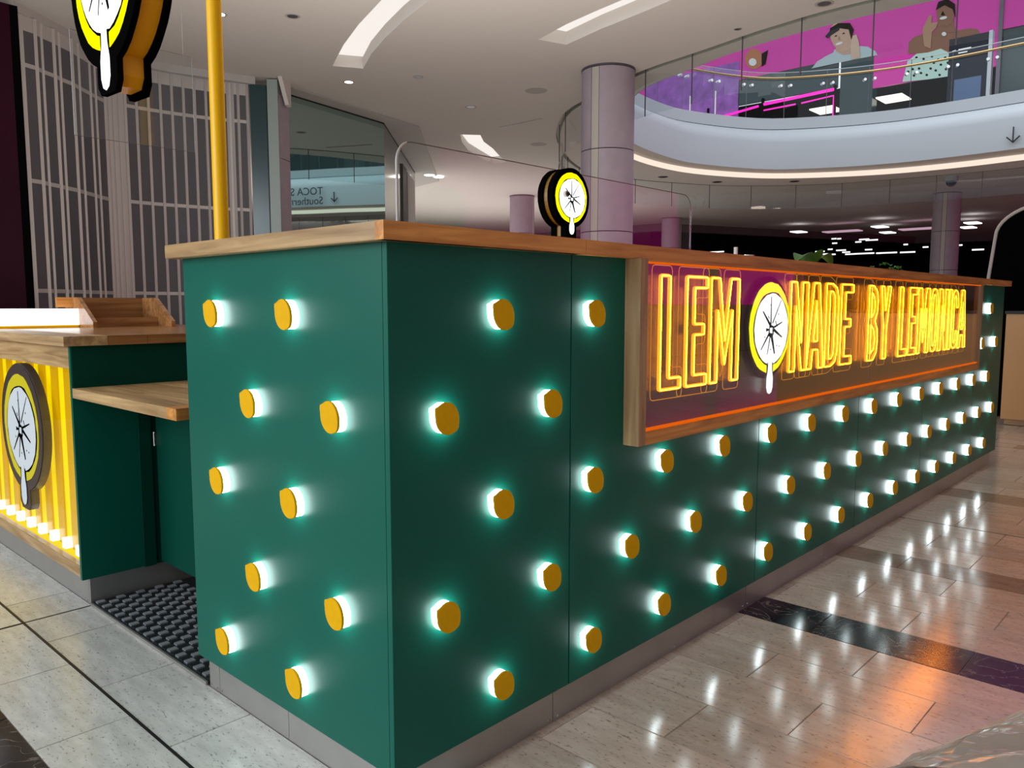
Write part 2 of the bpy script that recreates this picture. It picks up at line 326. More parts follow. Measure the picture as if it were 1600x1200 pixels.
for (a, b), lab in zip(slots, SL):
    p = a+b; t = thing('ceiling_light_slot', lab, 'ceiling light', (p[0][0], p[0][1], ZC), 'curved light slots')
    mb = MB(); k = len(p)
    mb.v = [(x, y, ZC) for x, y in p]+[(x, y, ZC+.16) for x, y in p]; mb.f = [[i, (i+1)%k, k+(i+1)%k, k+i] for i in range(k)]
    mb.build('side_wall', 'ceil', t)
    mb = MB(); mb.v = [(x, y, ZC+.16) for x, y in p]; mb.f = [list(range(k))]
    mb.build('slot_panel', 'covew', t)
ring = struct('trim_1')
sweep([(R0,0,ZC),(R0,.03,ZC+.07),(R0,.12,ZC+.07),(R0,.12,ZC)], 'curtain_groove', 'cream', ring)
mb = MB(); mb.grid([[ringpt(R0,i,.12 if R is R0 else 0,ZC)-(Vector((0,0,0))) if R is R0 else ringpt(R1,i,0,ZC) for i in range(NR+1)] for R in (R0,R1)]); 
# strip between the groove and the cove: the opening narrows inwards, so offsets run towards the centre
bpy.data.objects.remove(ring.children[0])
sweep([(R0,0,ZC),(R0,0,ZC+.07),(R0,-.10,ZC+.07),(R0,-.10,ZC)], 'curtain_groove', 'cream', ring, smooth=False)
sweep([(R0,-.10,ZC),(R1,0,ZC)], 'soffit_strip', 'ceil', ring)
sweep([(R1,0,ZC),(R1,0,ZC+.13)], 'cove_light', 'cove', ring)
sweep([(R1,0,ZC+.13),(R2,0,ZC+.20)], 'cove_top', 'ceil', ring)
sweep([(R2,0,ZC+.20),(R2,0,ZC+.10),(R2,-.02,ZC+.10),(R2,-.03,ZC+.75),(R2,0,ZC+.87),(R2,.10,ZC+.98),(R2,.32,ZC+1.12),(R2,.36,ZC+1.13)], 'fascia', 'white', ring)
sweep([(R2,.36,ZC+1.13),(R2,.37,ZC+1.15)], 'shadow_joint', 'dark', ring)
sweep([(R2,.37,ZC+1.15),(R2,.37,ZC+1.42),(R2,.6,ZC+1.42)], 'edge_band', 'white', ring)
# upper walkway around the opening
bm = bmesh.new()
loop([(7,-9.5),(34,-9.5),(34,20),(7,20)], ZC+1.42); loop([ringpt(R2, i, .5) for i in range(NR)], ZC+1.42)
bmesh.ops.triangle_fill(bm, edges=bm.edges[:], use_beauty=True)
me = bpy.data.meshes.new('upper_walkway'); bm.to_mesh(me); bm.free(); me.materials.append(M['upper'])
o = bpy.data.objects.new('trim_2', me); COL.objects.link(o); o['kind'] = 'structure'
# glass smoke curtain hanging from the groove, pane by pane
cur = thing('glass_smoke_curtain', 'ring of clear glass panes hanging below the ceiling around the oval opening', 'glass curtain', (CC.x, CC.y, ZC-.6))
for i in range(0, NR, 3):
    mb = MB(); rows = []
    for z in (ZC-.62, ZC+.05):
        rows.append([ringpt(R0, i+j*.98 if j == 3 else i+j, -.05, z) if j < 3 else ringpt(R0, i+3, -.05, z)*.988+ringpt(R0, i+2, -.05, z)*.012 for j in range(4)])
    mb.grid(rows); mb.build('glass_pane', 'curtain', cur)
mb = MB()
for i in range(0, NR, 3):
    p = ringpt(R0, i, -.05, 0); mb.box((p.x-.006, p.y-.006, ZC-.62), (p.x+.006, p.y+.006, ZC+.05))
mb.build('pane_seam', 'silver', cur, kind='stuff')
# balustrade upstairs
bal = thing('glass_balustrade', 'upstairs glass balustrade with brass handrail round the oval opening', 'railing', (CC.x, CC.y, ZC+1.42))
ZB = ZC+1.42
for i in range(0, NR, 3):
    MB().grid([[ringpt(R2, i+j, .45, z) for j in range(4)] for z in (ZB, ZB+1.12)]).build('glass_pane', 'clear', bal)
mb = MB()
for i in range(0, NR, 3): mb.tube([ringpt(R2, i, .45, ZB), ringpt(R2, i, .45, ZB+1.12)], .008, sides=4)
mb.build('pane_seam', 'silver', bal, kind='stuff')
MB().tube([ringpt(R2, i, .38, ZB+.98) for i in range(NR)], .028, True, 8).build('handrail', 'brass', bal, smooth=True)
MB().tube([ringpt(R2, i, .45, ZB+1.13) for i in range(NR)], .010, True, 6).build('top_edge', 'white', bal, smooth=True)
mb = MB()
for i in range(0, NR, 3):
    for dz in (.80,):
        for dd in (-.35, .35):
            a, b = ringpt(R2, i, .40, ZB+dz), ringpt(R2, i+(1 if dd > 0 else -1), .40, ZB+dz); c = a+(b-a)*abs(dd)
            n = Vector((c.x-CC.x, c.y-CC.y, 0)).normalized(); mb.cyl(c-n*.03, c+n*.08, .035, 10)
mb.build('glass_bolt', 'chrome', bal, kind='stuff')

# ------------------------------------------------------------------ walls around
sobj(MB().box((59.8,-12,0),(60.2,60,4.5)), 'wall_back', 'hallwall'); sobj(MB().box((-3,59.8,0),(60,60.2,4.5)), 'wall_left', 'hallwall')
wr = sobj(MB().box((-8,-9.3,0),(60,-9,12)), 'wall_right', 'shopwall')
MB().box((9,-9,1.25),(50,-8.95,4.3)).build('lit_magenta_screen', emis('magenta_screen_glow', (1,.03,.42), .6), wr)
for k in range(7): MB().box((12+k*5.2,-8.95,.0),(12.5+k*5.2,-8.9,4.3)).build('pale_pilaster', 'offwhite', wr)

# ------------------------------------------------------------------ columns
def column(x, y, label, ang, ztop=ZC, r=.37):
    t = thing('round_column', label, 'column', (x, y, 0), 'lilac round columns')
    zs = [0, 1.14, 2.26, 3.38, ztop-.025]
    def arc(a0, a1, rr, n=28): return [(x+rr*math.cos(a0+(a1-a0)*i/n), y+rr*math.sin(a0+(a1-a0)*i/n)) for i in range(n+1)]
    MB().cyl((x,y,0),(x,y,ztop), r-.02, 32).build('core', 'ink', t, smooth=True)
    gap = .055
    for z0, z1 in zip(zs, zs[1:]):
        g = .006
        for a0, a1 in ((ang+.17, ang+PI-.17), (ang+PI+.17, ang+2*PI-.17)):
            mb = MB(); o_ = arc(a0, a1, r); i_ = arc(a0, a1, r-.03)
            mb.prism([(p[0], p[1], z0+g) for p in o_]+[(p[0], p[1], z0+g) for p in reversed(i_)], (0,0,z1-z0-2*g)); mb.build('cladding_panel', 'lilac', t, smooth=True)
        for a in (ang, ang+PI):
            mb = MB(); o_ = arc(a-.15, a+.15, r-.004, 4); i_ = arc(a-.15, a+.15, r-.03, 4)
            mb.prism([(p[0], p[1], z0+g) for p in o_]+[(p[0], p[1], z0+g) for p in reversed(i_)], (0,0,z1-z0-2*g)); mb.build('cover_strip', 'cream', t)
    MB().cyl((x,y,ztop-.025),(x,y,ztop), r+.008, 32).build('top_ring', 'silver', t, smooth=True)
    return t
def facing(x, y, off): return math.atan2(CAM.y-y, CAM.x-x)+off
column(8.2, 5.42, 'large lilac round column rising behind the counter beside the small lemon sign', facing(8.2,5.42,.50-1.0))
column(16.9, 14.95, 'distant lilac round column left of the small lemon sign', facing(16.9,14.95,1.2))
column(25.3, 14.95, 'farthest lilac round column seen through the clear screen right of the big column', facing(25.3,14.95,1.3))
column(24.93, 5.42, 'distant lilac round column rising above the right end of the long counter', facing(24.93,5.42,-.15))

# ------------------------------------------------------------------ ceiling fittings
def fitting(x, y, r, lit, label, cat='ceiling light', name='ceiling_downlight'):
    t = thing(name, label, cat, (x, y, ZC), 'round ceiling fittings')
    n = 28; mb = MB(); a = disc((x,y,ZC-.004), r, n); b = disc((x,y,ZC-.004), r*.72, n); c = disc((x,y,ZC), r, n)
    k = len(mb.v); mb.v += a+b+c
    mb.f += [[k+i, k+(i+1)%n, k+n+(i+1)%n, k+n+i] for i in range(n)]+[[k+i, k+2*n+i, k+2*n+(i+1)%n, k+(i+1)%n] for i in range(n)]
    mb.build('trim_ring', 'alu' if lit else 'ceil2', t)
    MB().cyl((x,y,ZC-.0035),(x,y,ZC-.001), r*.73, n).build('lamp' if cat == 'ceiling light' else 'grille', 'spot' if lit else 'silver' if cat == 'ceiling light' else 'ceil2', t)
fitting(3.455, 7.34, .085, 1, 'lit round ceiling downlight behind the tall yellow pole')
fitting(6.07, 8.55, .085, 1, 'lit round ceiling downlight under the long curved slot')
fitting(4.05, 6.79, .085, 0, 'unlit round ceiling disc left of the long curved slot')
fitting(6.59, 7.60, .075, 0, 'unlit round ceiling disc right of the lit downlight')
fitting(8.32, 8.30, .10, 0, 'unlit round ceiling disc above the short curved slot')
fitting(8.30, 6.85, .17, 0, 'large round ceiling speaker just left of the big lilac column', 'speaker', 'ceiling_speaker')
fitting(11.4, 9.5, .17, 0, 'round ceiling speaker beside the curved edge of the opening', 'speaker', 'ceiling_speaker')
fitting(7.78, 2.23, .10, 0, 'unlit round ceiling disc near the top edge of the picture by the opening')
fitting(7.88, 3.3, .05, 0, 'tiny ceiling disc close to the groove of the opening')
for x, y, l in ((19.7,7.75,'black spot under the ring soffit above the long neon sign'), (18.4,9.3,'black spot under the ring soffit above the plant leaves'), (16.7,9.9,'black spot under the ring soffit right of the big lilac column')):
    t = thing('recessed_spot', l, 'ceiling light', (x, y, ZC), 'black ring spots')
    MB().cyl((x,y,ZC-.006),(x,y,ZC+.0), .13, 20).build('spot_ring', 'silver', t); MB().cyl((x,y,ZC-.012),(x,y,ZC-.002), .10, 20).build('spot_face', 'dark', t)
t = thing('dome_camera', 'white dome security camera under the ring above the right column', 'camera', (21.7,4.5,ZC))
MB().cyl((21.7,4.5,ZC-.12),(21.7,4.5,ZC), .16, 20).build('camera_base', 'white', t, smooth=True)
mb = MB(); rows = [[(21.7+.13*math.cos(a)*math.cos(e), 4.5+.13*math.sin(a)*math.cos(e), ZC-.12-.13*math.sin(e)) for a in [2*PI*i/16 for i in range(17)]] for e in [PI/2*j/6 for j in range(7)]]
mb.grid(rows).build('camera_dome', 'navy', t, smooth=True)
for x0, y0, x1, y1 in ((9.75,7.98,8.95,8.75),):
    tag(MB().box((x0-.02,min(y0,y1),ZC-.004),(x0+.02,max(y0,y1)+.3,ZC)).build('slot_diffuser','silver'), 'thin dark slot diffuser in the ceiling left of the big column', 'air vent')

# ------------------------------------------------------------------ folding grille, glazed shopfront
GV = [(1.76,8.64),(1.83,8.67),(1.985,8.73),(2.07,8.82),(2.23,8.92),(2.31,9.0),(2.49,9.13),(2.6,9.25),(2.79,9.44),(2.89,9.55),(3.05,9.69),(3.11,9.70),(3.17,9.71),(3.24,9.715),(3.32,9.72),(3.47,9.73),(3.63,9.73),(3.79,9.72),(3.94,9.70),(4.09,9.67),(4.24,9.65),(4.39,9.62),(4.55,9.57),(4.67,9.53),(4.73,9.50),(4.80,9.47),(4.92,9.43)]
gate = thing('folding_shop_grille', 'tall grey folding shop grille with narrow panes behind the kiosk', 'shutter', (1.76,8.64,0))
ZG = 4.4; rails = [.04, 1.38, 2.60, 3.85]
solid = {0, 10, 11, 12, 13, 23}
for i, (x, y) in enumerate(GV):
    s = .018
    MB().prism([(x-s,y-s,0),(x+s,y-s,0),(x+s,y+s,0),(x-s,y+s,0)], (0,0,ZG)).build('post', 'alu', gate)
for i in range(len(GV)-1):
    a, b = Vector((*GV[i],0)), Vector((*GV[i+1],0)); d = (b-a); n = Vector((-d.y, d.x, 0)).normalized()*.006
    def slab(z0, z1, m, nm, th=1.0):
        q = n*th; MB().prism([a-q+Vector((0,0,z0)), b-q+Vector((0,0,z0)), b+q+Vector((0,0,z0)), a+q+Vector((0,0,z0))], (0,0,z1-z0)).build(nm, m, gate)
    if i in solid: slab(0, ZG, 'alu', 'mullion_plate', 1.5); continue
    slab(ZG-.16, ZG, 'alu', 'header_plate', 1.3)
    for r in rails: slab(r, r+.045, 'alu', 'rail', 1.8)
    zz = rails+[ZG-.16]
    for z0, z1 in zip(zz, zz[1:]): slab(z0+.045, z1, 'pane', 'pane')
sobj(MB().prism([(-6,8.3,ZG),(1.74,8.56,ZG),(3.1,9.60,ZG),(3.9,9.62,ZG),(5.0,9.32,ZG),(5.0,10.2,ZG),(-6,10.2,ZG)], (0,0,ZC-ZG)), 'trim_3', 'ceil2')
sobj(MB().prism([(1.3,9.9,0),(5.0,10.35,0),(5.0,12,0),(1.5,12,0)], (0,0,ZC)), 'wall_2', 'storedark')
mw = thing('maroon_hoarding', 'dark glossy maroon hoarding at the far left beside the grille', 'hoarding', (1.7,8.5,0))
MB().prism([(-6,7.6,0),(1.66,8.42,0),(1.66,8.62,0),(-6,7.8,0)], (0,0,ZG)).build('hoarding_panel', 'maroon', mw)
MB().box((1.66,8.42,0),(1.74,8.64,ZG)).build('edge_post', 'ink', mw)
shop = thing('glazed_shopfront', 'teal mirrored glass shopfront right of the grille reflecting the ceiling', 'shopfront', (5.6,9.6,0))
def wallseg(a, b, z0, z1, th, nm, m, par=None, side=1, **k):
    a = Vector((*a,0)); b = Vector((*b,0)); d = (b-a); n = Vector((-d.y,d.x,0)).normalized()*th*side
    return MB().prism([a+Vector((0,0,z0)), b+Vector((0,0,z0)), b+n+Vector((0,0,z0)), a+n+Vector((0,0,z0))], (0,0,z1-z0)).build(nm, m, par, **k)
wallseg((4.95,9.40),(5.12,9.24),0,ZG,.3,'reveal_panel','teal_dark',shop)
wallseg((5.13,9.23),(5.24,9.13),0,ZC-.02,.3,'edge_panel',plain('pale_teal_panel',(.28,.33,.31),.3),shop)
wallseg((5.25,9.16),(5.56,9.36),0,3.38,.25,'lilac_panel','lilac',shop); wallseg((5.25,9.16),(5.56,9.36),3.39,4.3,.25,'lilac_panel','lilac',shop)
MB().prism([(5.20,9.05,ZC),(5.50,9.30,ZC),(5.50,9.30,4.16),(5.40,9.20,4.16)], (.03,-.06,0)).build('bracket', 'ceil', shop)
wallseg((5.57,9.66),(8.0,10.2),0,ZC-.03,.06,'glass_pane','mirror',shop)
wallseg((8.0,10.2),(11.84,13.9),0,ZC-.03,.06,'glass_pane',plain('grey_glass',(.16,.17,.165),.1,.85),shop)
wallseg((5.57,9.655),(8.0,10.195),ZC-.045,ZC-.005,.07,'top_rail','dark',shop); wallseg((8.0,10.195),(11.84,13.895),ZC-.06,ZC-.005,.07,'top_rail','dark',shop)
sobj(MB().prism([(5.35,9.30,ZC-.022),(8.67,10.02,ZC-.022),(13.2,14.55,ZC-.022),(13.45,15.9,ZC-.022),(11.8,14.2,ZC-.022),(7.95,10.4,ZC-.022),(5.4,9.9,ZC-.022)], (0,0,.02)), 'trim_4', plain('soffit_grey',(.44,.42,.40),.7))
for x, y, l in ((12.35,13.95,'left'),(12.7,14.0,'right')):
    tag(MB().cyl((x,y,ZC-.03),(x,y,ZC-.022), .13, 20).build('soffit_spot','spot'), f'bright round spot under the shopfront soffit, {l} one of the pair', 'ceiling light', 'soffit spots')
wallseg((9.80,11.94),(10.34,12.46),0,4.2,-.04,'dark_door_strip','dark',shop); wallseg((10.36,12.47),(11.4,13.47),0,4.15,-.05,'end_panel','hallwall',shop)

# ------------------------------------------------------------------ dark store beyond the opening
sobj(MB().prism([(27,16.3,0),(41,11,0),(46,-8,0),(47,-8,0),(42,11.6,0),(27,17,0)], (0,0,4.2)), 'wall_3', 'storedark')
sobj(MB().prism([(26.6,16.2,4.2),(40.5,10.8,4.2),(45.5,-8,4.2),(60,-8,4.2),(60,30,4.2),(26.6,30,4.2)], (0,0,.3)), 'trim_5', plain('brown_soffit',(.10,.085,.08),.6))
LB = [(1281,393,.5),(1288,397,.4),(1297,389.5,.25),(1314,391,.5),(1300,397.5,.35),(1322,394,.4),(1329,397,.55),(1350,396,1.0),(1357,390,.35),(1385,395,1.0),(1418,394,.7),(1528,390,.5),(1303,373,.25),(1311,373,.2),(1304,380,.25),(1350,374,.5),(1362,375,.6),(1341,378,.3),(1470,376,.2),(1415,382,.2),(1446,386,.25),(1500,383,.2),(1120,393.5,.9)]
for k, (px, py, L_) in enumerate(LB):
    p = onplane(px, py, 0, 27.0)
    tag(MB().box((p.x,p.y-L_*.33,p.z-.022),(p.x+.02,p.y+L_*.33,p.z+.022)).build('strip_light','strip_on'), 'small white strip light hanging in the dark store beyond the counter', 'strip light', 'strip lights in the dark store')
for px, py, l in ((1316,361,'left'),(1437,357,'right')):
    p = onplane(px, py, 2, 4.19); tag(MB().box((p.x-.3,p.y-.7,4.16),(p.x+.3,p.y+.7,4.2)).build('pink_light_panel', emis('pinkish_glow_'+l,(1,.62,.8),.5)), f'faint pink ceiling light at the dark store front, {l} one of the pair', 'ceiling light', 'pink store lights')
for px, py, l in ((1375,354,'upper one beside'),(1387,363,'lower one beside'),(1513,355,'lower one right of'),(1520,348,'upper one right of'),(1248,362,'solitary one far left of')):
    p = onplane(px, py, 2, 4.19); tag(MB().box((p.x-.35,p.y-.22,4.16),(p.x+.35,p.y+.22,4.2)).build('store_downlight', 'strip_on'), f'small bright store downlight, {l} the distant right column', 'ceiling light', 'store downlights')

# ------------------------------------------------------------------ upstairs shop behind the balustrade
XP = 25.0
up = struct('wall_4')
MB().box((XP,7.78,8.98),(XP+.1,22,13)).build('wall_panel','magenta',up); MB().box((XP,4.36,7.9),(XP+.1,7.78,13)).build('wall_panel','magenta',up)
MB().box((XP,-8,8.87),(XP+.1,4.26,13)).build('wall_panel','magenta',up); MB().box((XP-.05,4.26,5.9),(XP+.1,4.36,13)).build('pilaster','silver',up)
MB().box((XP+.05,-8,5.92),(XP+.2,4.26,8.87)).build('dark_window','teal_dark',up)
MB().box((XP+6,4,5.92),(XP+6.1,22,9)).build('shop_back','teal_dark',up); MB().box((XP+.1,4.3,8.0),(XP+6,22,8.1)).build('shop_ceiling','ink',up)
MB().box((XP-.006,7.70,5.92),(XP+.4,8.7,8.98)).build('door_pier','teal_dark',up); MB().box((XP+.02,8.8,8.12),(XP+.1,22,8.98)).build('dark_fascia','teal_dark',up)
MB().box((XP-.01,12.2,5.92),(XP+.06,16,9.6)).build('picture_wall','violet',up)
def flat(nm, pts, m, par, x=XP-.012, th=.006): 
    MB().prism([onplane(px, py, 0, x) for px, py in pts], (th,0,0)).build(nm, m, par)
def ell(cx, cy, rx, ry, rot=0, n=18): return [(cx+rx*math.cos(a)*math.cos(rot)-ry*math.sin(a)*math.sin(rot), cy+rx*math.cos(a)*math.sin(rot)+ry*math.sin(a)*math.cos(rot)) for a in [2*PI*i/n for i in range(n)]]
pw = thing('portrait_poster', 'large pink wall poster of a smiling woman in a dotted mint top', 'poster', (XP,6,7.9), 'shop wall posters')
flat('shoulders', [(1419,84),(1420,66),(1428,58),(1444,52),(1460,50),(1466,40),(1491,40),(1494,48),(1515,44),(1528,46),(1532,54),(1520,78),(1484,84)], 'skin1', pw)
flat('top', [(1410,128),(1418,96),(1432,84),(1450,82),(1470,76),(1486,84),(1490,118),(1450,124)], 'mint', pw, XP-.02)
flat('neck', [(1464,30),(1490,28),(1492,50),(1466,52)], 'skin1', pw, XP-.02); flat('face', ell(1477,22,13.5,19,-.1), 'skin1', pw, XP-.026)
flat('hand', [(1444,72),(1441,46),(1452,24),(1456,24),(1455,36),(1466,34),(1462,44),(1456,50),(1454,76)], plain('skin_mid',(.45,.24,.13),.5), pw, XP-.032)
flat('smile', ell(1474,28,6,2.2,-.25), 'teeth', pw, XP-.032); flat('nose_shadow', [(1473,17),(1477,24),(1470,24)], 'ink', pw, XP-.032); flat('pendant', ell(1475,53,3.6,3.2), 'teeth', pw, XP-.03); flat('dark_hair', [(1462,16),(1466,3),(1480,-2),(1492,6),(1493,28),(1488,14),(1476,8)], 'ink', pw, XP-.03)
for k, (x, y) in enumerate([(1432,90),(1443,92),(1456,88),(1426,108),(1436,107),(1439,114),(1428,118),(1448,117),(1454,107),(1462,110),(1470,101),(1478,108),(1468,117),(1477,90),(1466,93),(1419,112),(1481,98),(1459,98)]): flat('dot', ell(x,y,2.1,1.9,0,8), 'ink', pw, XP-.026)
pm = thing('portrait_poster', 'pink wall poster of a smiling man in a pale polo shirt', 'poster', (XP-.05,9,9), 'shop wall posters')
flat('polo_shirt', [(1268,107),(1277,96),(1290,88),(1302,82),(1304,77),(1330,84),(1344,72),(1356,73),(1368,80),(1371,86),(1345,91),(1310,98)], 'polo', pm)
flat('neck', [(1306,70),(1330,66),(1331,84),(1318,86),(1306,80)], 'skin2', pm, XP-.018); flat('face', ell(1314,58,16,24,-.35), 'skin2', pm, XP-.024)
flat('dark_hair', [(1296,56),(1297,44),(1310,36),(1328,36),(1334,46),(1330,62),(1326,46),(1312,44),(1302,48)], 'ink', pm, XP-.03)
flat('hand', [(1330,93),(1329,72),(1332,56),(1338,54),(1342,66),(1344,90)], plain('skin_pale',(.66,.46,.34),.5), pm, XP-.03); flat('smile', ell(1311,68,6,1.8,-.35), 'teeth', pm, XP-.03); flat('cap_brim', [(1289,57),(1296,49),(1312,43),(1311,47),(1300,54),(1293,60)], 'navy', pm, XP-.036); flat('eye', ell(1306,56,2.2,.9,-.3,8), 'ink', pm, XP-.036); flat('eye', ell(1318,52,2.2,.9,-.3,8), 'ink', pm, XP-.036); flat('nose_shadow', [(1311,56),(1313,62),(1309,62)], 'skin_shade', pm, XP-.036)
pd = thing('portrait_poster', 'small upstairs poster of a face with orange hair at the left of the pink wall', 'poster', (XP,12.5,8.6), 'shop wall posters')
flat('face', ell(1178,92,14,16), plain('skin_orange',(.5,.17,.07),.5), pd); flat('white_dot', ell(1176,97,6,6), 'teeth', pd, XP-.02); flat('dark_hair', [(1190,84),(1200,78),(1196,100),(1190,104)], 'ink', pd, XP-.02)
for px, py, l in ((1291,173,'left'),(1396,155,'right')):
    p = onplane(px, py, 2, 7.6); tag(MB().box((p.x-.45,p.y-.38,7.6),(p.x+.45,p.y+.38,7.64)).build('ceiling_panel','panel_on'), f'bright square ceiling panel in the upstairs shop, {l} one of the pair', 'ceiling light', 'upstairs square lights')
ml = thing('magenta_light_frame', 'magenta neon frame lines in the upstairs shop window', 'neon light', (XP,10,7.4))
MB().tube([(XP-.1,11.2,7.98),(XP-.1,8.86,8.05)], .05, sides=6).build('light_tube','pink_led',ml); MB().tube([(XP-.1,11.2,7.78),(XP-.1,10.1,7.8)], .025, sides=6).build('light_tube','pink_led',ml)
MB().tube([(XP-.1,9.9,7.8),(XP-.1,8.86,7.86),(XP-.1,8.86,7.1)], .025, sides=6).build('light_tube','pink_led',ml); MB().tube([(XP-.1,13.4,7.75),(XP-.1,11.4,7.95)], .04, sides=6).build('light_tube','pink_led',ml)
MB().box((XP-.07,8.82,7.08),(XP+.04,8.88,8.2)).box((XP-.07,11.25,7.7),(XP+.04,11.31,8.2)).box((XP-.07,13.3,7.7),(XP+.04,13.36,8.2)).build('mount_bar','ink',ml)
td = thing('directory_totem', 'tall black directory totem standing behind the upstairs balustrade', 'sign', (21.5,4.2,5.92))
MB().box((21.5,3.78,5.92),(21.62,4.66,7.86)).build('screen_body','navy',td); MB().box((21.48,3.70,5.92),(21.66,3.78,7.88)).build('white_edge','white',td)
MB().box((21.49,3.9,5.92),(21.5,4.5,6.85)).build('blue_panel','bluepanel',td); MB().tube([(21.49,4.58,7.55),(21.49,4.50,7.57)], .012, sides=5).build('arrow','teeth',td)
MB().box((21.488,4.16,7.54),(21.495,4.44,7.58)).box((21.488,4.24,7.47),(21.495,4.44,7.50)).build('lettering','teeth',td)
cb = thing('white_service_counter', 'pale upstairs service counter behind the glass at the left end', 'counter', (22.5,12,5.92))
MB().box((22.3,10.9,5.92),(23.0,13.0,6.95)).build('counter_body','mint',cb); MB().box((22.25,10.85,6.95),(23.05,13.05,7.0)).build('counter_top','white',cb)
for (y, l) in ((12.3,'left'),(11.4,'right')):
    tag(MB().tube([(22.0,y,5.92),(22.0,y,7.9)], .03, sides=8).build('slender_post','chrome'), f'slender metal post upstairs by the pale counter, {l} one', 'post', 'upstairs posts')
# arrow and lettering on the far fascia
dirs = thing('fascia_sign', 'black arrow and lettering on the white fascia of the oval opening', 'sign', (19.15,2.66,4.9))
MB().box((19.10,2.655,4.74),(19.14,2.675,5.06)).prism([(19.12,2.665,4.72),(19.12,2.53,4.85),(19.12,2.55,4.87),(19.12,2.665,4.755),(19.12,2.78,4.87),(19.12,2.80,4.85)], (.02,0,0)).build('arrow','letter',dirs)
def text(s, size, loc, rot, m, par, nm='lettering'):
    c = bpy.data.curves.new('lettering_font', 'FONT'); c.body = s; c.size = size; c.extrude = .004; c.fill_mode = 'BOTH'; c.resolution_u = 3
    tmp = bpy.data.objects.new('tmp', c); COL.objects.link(tmp); dg = bpy.context.evaluated_depsgraph_get(); me = bpy.data.meshes.new_from_object(tmp.evaluated_get(dg)); bpy.data.objects.remove(tmp)
    me.materials.clear(); me.materials.append(M[m]); o = bpy.data.objects.new(nm, me); COL.objects.link(o)
    o.parent = par; o.location = Vector(loc)-(wloc(par) if par else Vector((0,0,0))); o.rotation_euler = rot; return o
text('TOCA Social', .36, (19.02,2.3,4.98), (PI/2,0,-PI/2), 'letter', dirs); text('Southern Terrace', .36, (19.02,2.3,4.66), (PI/2,0,-PI/2), 'letter', dirs)

# ------------------------------------------------------------------ neighbouring kiosk at the right edge
nk = thing('tan_kiosk_base', 'tan kiosk base at the right edge beyond the long counter', 'kiosk', (8.4,.0,0))
MB().box((8.4,-3,.06),(9.0,.46,1.15)).build('tan_panel','tan',nk); MB().box((8.43,-3,0),(9.0,.43,.06)).build('plinth','oak_y',nk); MB().box((8.38,-3,1.15),(9.0,.47,1.18)).build('top_edge','dark',nk)
bp_ = thing('black_kiosk_screen', 'tall black rounded kiosk panel with a white rim above the tan base', 'panel', (9.1,0,0))
A = [(9.1,.80,0),(9.1,.80,1.5)]+[(9.1,.80-.05*j/4,1.5+.5*j/4) for j in range(1,5)]
A += [(9.1,.75-.55*(1-math.cos(PI/2*j/10)),2.0+.34*math.sin(PI/2*j/10)) for j in range(1,11)]+[(9.1,-3,2.5)]
MB().prism(A+[(9.1,-3,0)], (.12,0,0)).build('black_panel','ink',bp_); MB().tube(A, .018, sides=8).build('white_rim','offwhite',bp_,smooth=True)
MB().box((9.07,-3,1.3),(9.098,.40,2.15)).build('dark_screen','navy',bp_)

# ------------------------------------------------------------------ main counter
H, TH, OH, ZK = 1.425, .041, .038, .115
LX, WY, DY = 5.968, 1.008, .62
body = thing('kiosk_counter', 'long dark green kiosk counter with a short end panel and steel plinth', 'counter', (0,0,0))
Z1 = H-TH
seams = [0,.657,1.862,2.96,4.02,5.18,LX]
for a, b in zip(seams, seams[1:]): MB().box((a+(.0018 if a else 0),0,ZK),(b-.0018,.018,Z1)).build('front_panel','green',body,bevel=.0008)
MB().box((0,.0185,ZK),(.018,WY,Z1)).build('end_panel','green',body,bevel=.0008)
MB().box((LX-.018,.0185,ZK),(LX+.001,DY,Z1)).build('end_panel','oak_z',body,bevel=.0008)
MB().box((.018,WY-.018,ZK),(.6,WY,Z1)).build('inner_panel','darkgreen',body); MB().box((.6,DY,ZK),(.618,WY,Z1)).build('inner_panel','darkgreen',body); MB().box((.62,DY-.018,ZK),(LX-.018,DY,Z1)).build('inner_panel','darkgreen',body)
ks = [.03,.62,1.85,2.66,4.1,5.2,LX-.03]
for a, b in zip(ks, ks[1:]): MB().box((a+.001,.03,0),(b-.001,.045,ZK)).build('plinth_panel','kick',body)
for a, b in ((.046,.52),(.52,.93),(.93,WY-.01)): MB().box((.03,a+.001,0),(.045,b-.001,ZK)).build('plinth_panel','kick',body)
MB().box((LX-.045,.046,0),(LX-.03,DY,ZK)).build('plinth_panel','kick',body); MB().box((.046,WY-.025,0),(.6,WY-.01,ZK)).build('plinth_panel','kick',body)
def screws(pts, ax, par):
    for p in pts:
        q = list(p); q[ax] -= .003; MB().cyl(q, p, .004, 8).build('screw', 'chrome', par)
screws([(.03,y,z) for y in (.915,.945,.985) for z in (.012,ZK-.012)], 0, body); screws([(x,.03,z) for x in (.6,.64,1.3,1.83,1.87,2.64,2.68,3.4,4.08,4.12) for z in (.014,)], 1, body)
top = thing('oak_worktop', 'thick oak worktop running along the top of the long green counter', 'worktop', (0,0,Z1))
MB().box((-OH,-OH,Z1),(.66,WY+OH,H)).build('board','oak_y',top,bevel=.0015)
MB().prism([(-OH-.0006,-OH-.0006,Z1),(.672,-OH-.0006,Z1),(.672,-OH+.03,Z1),(-OH+.0,-OH+.03,Z1)], (0,0,TH+.0004)).build('edge_strip','oak_x',top)
MB().box((.674,-OH,Z1),(3.0,DY+OH,H)).build('board','oak_x',top,bevel=.0015); MB().box((3.002,-OH,Z1),(LX+OH,DY+OH,H)).build('board','oak_x',top,bevel=.0015)

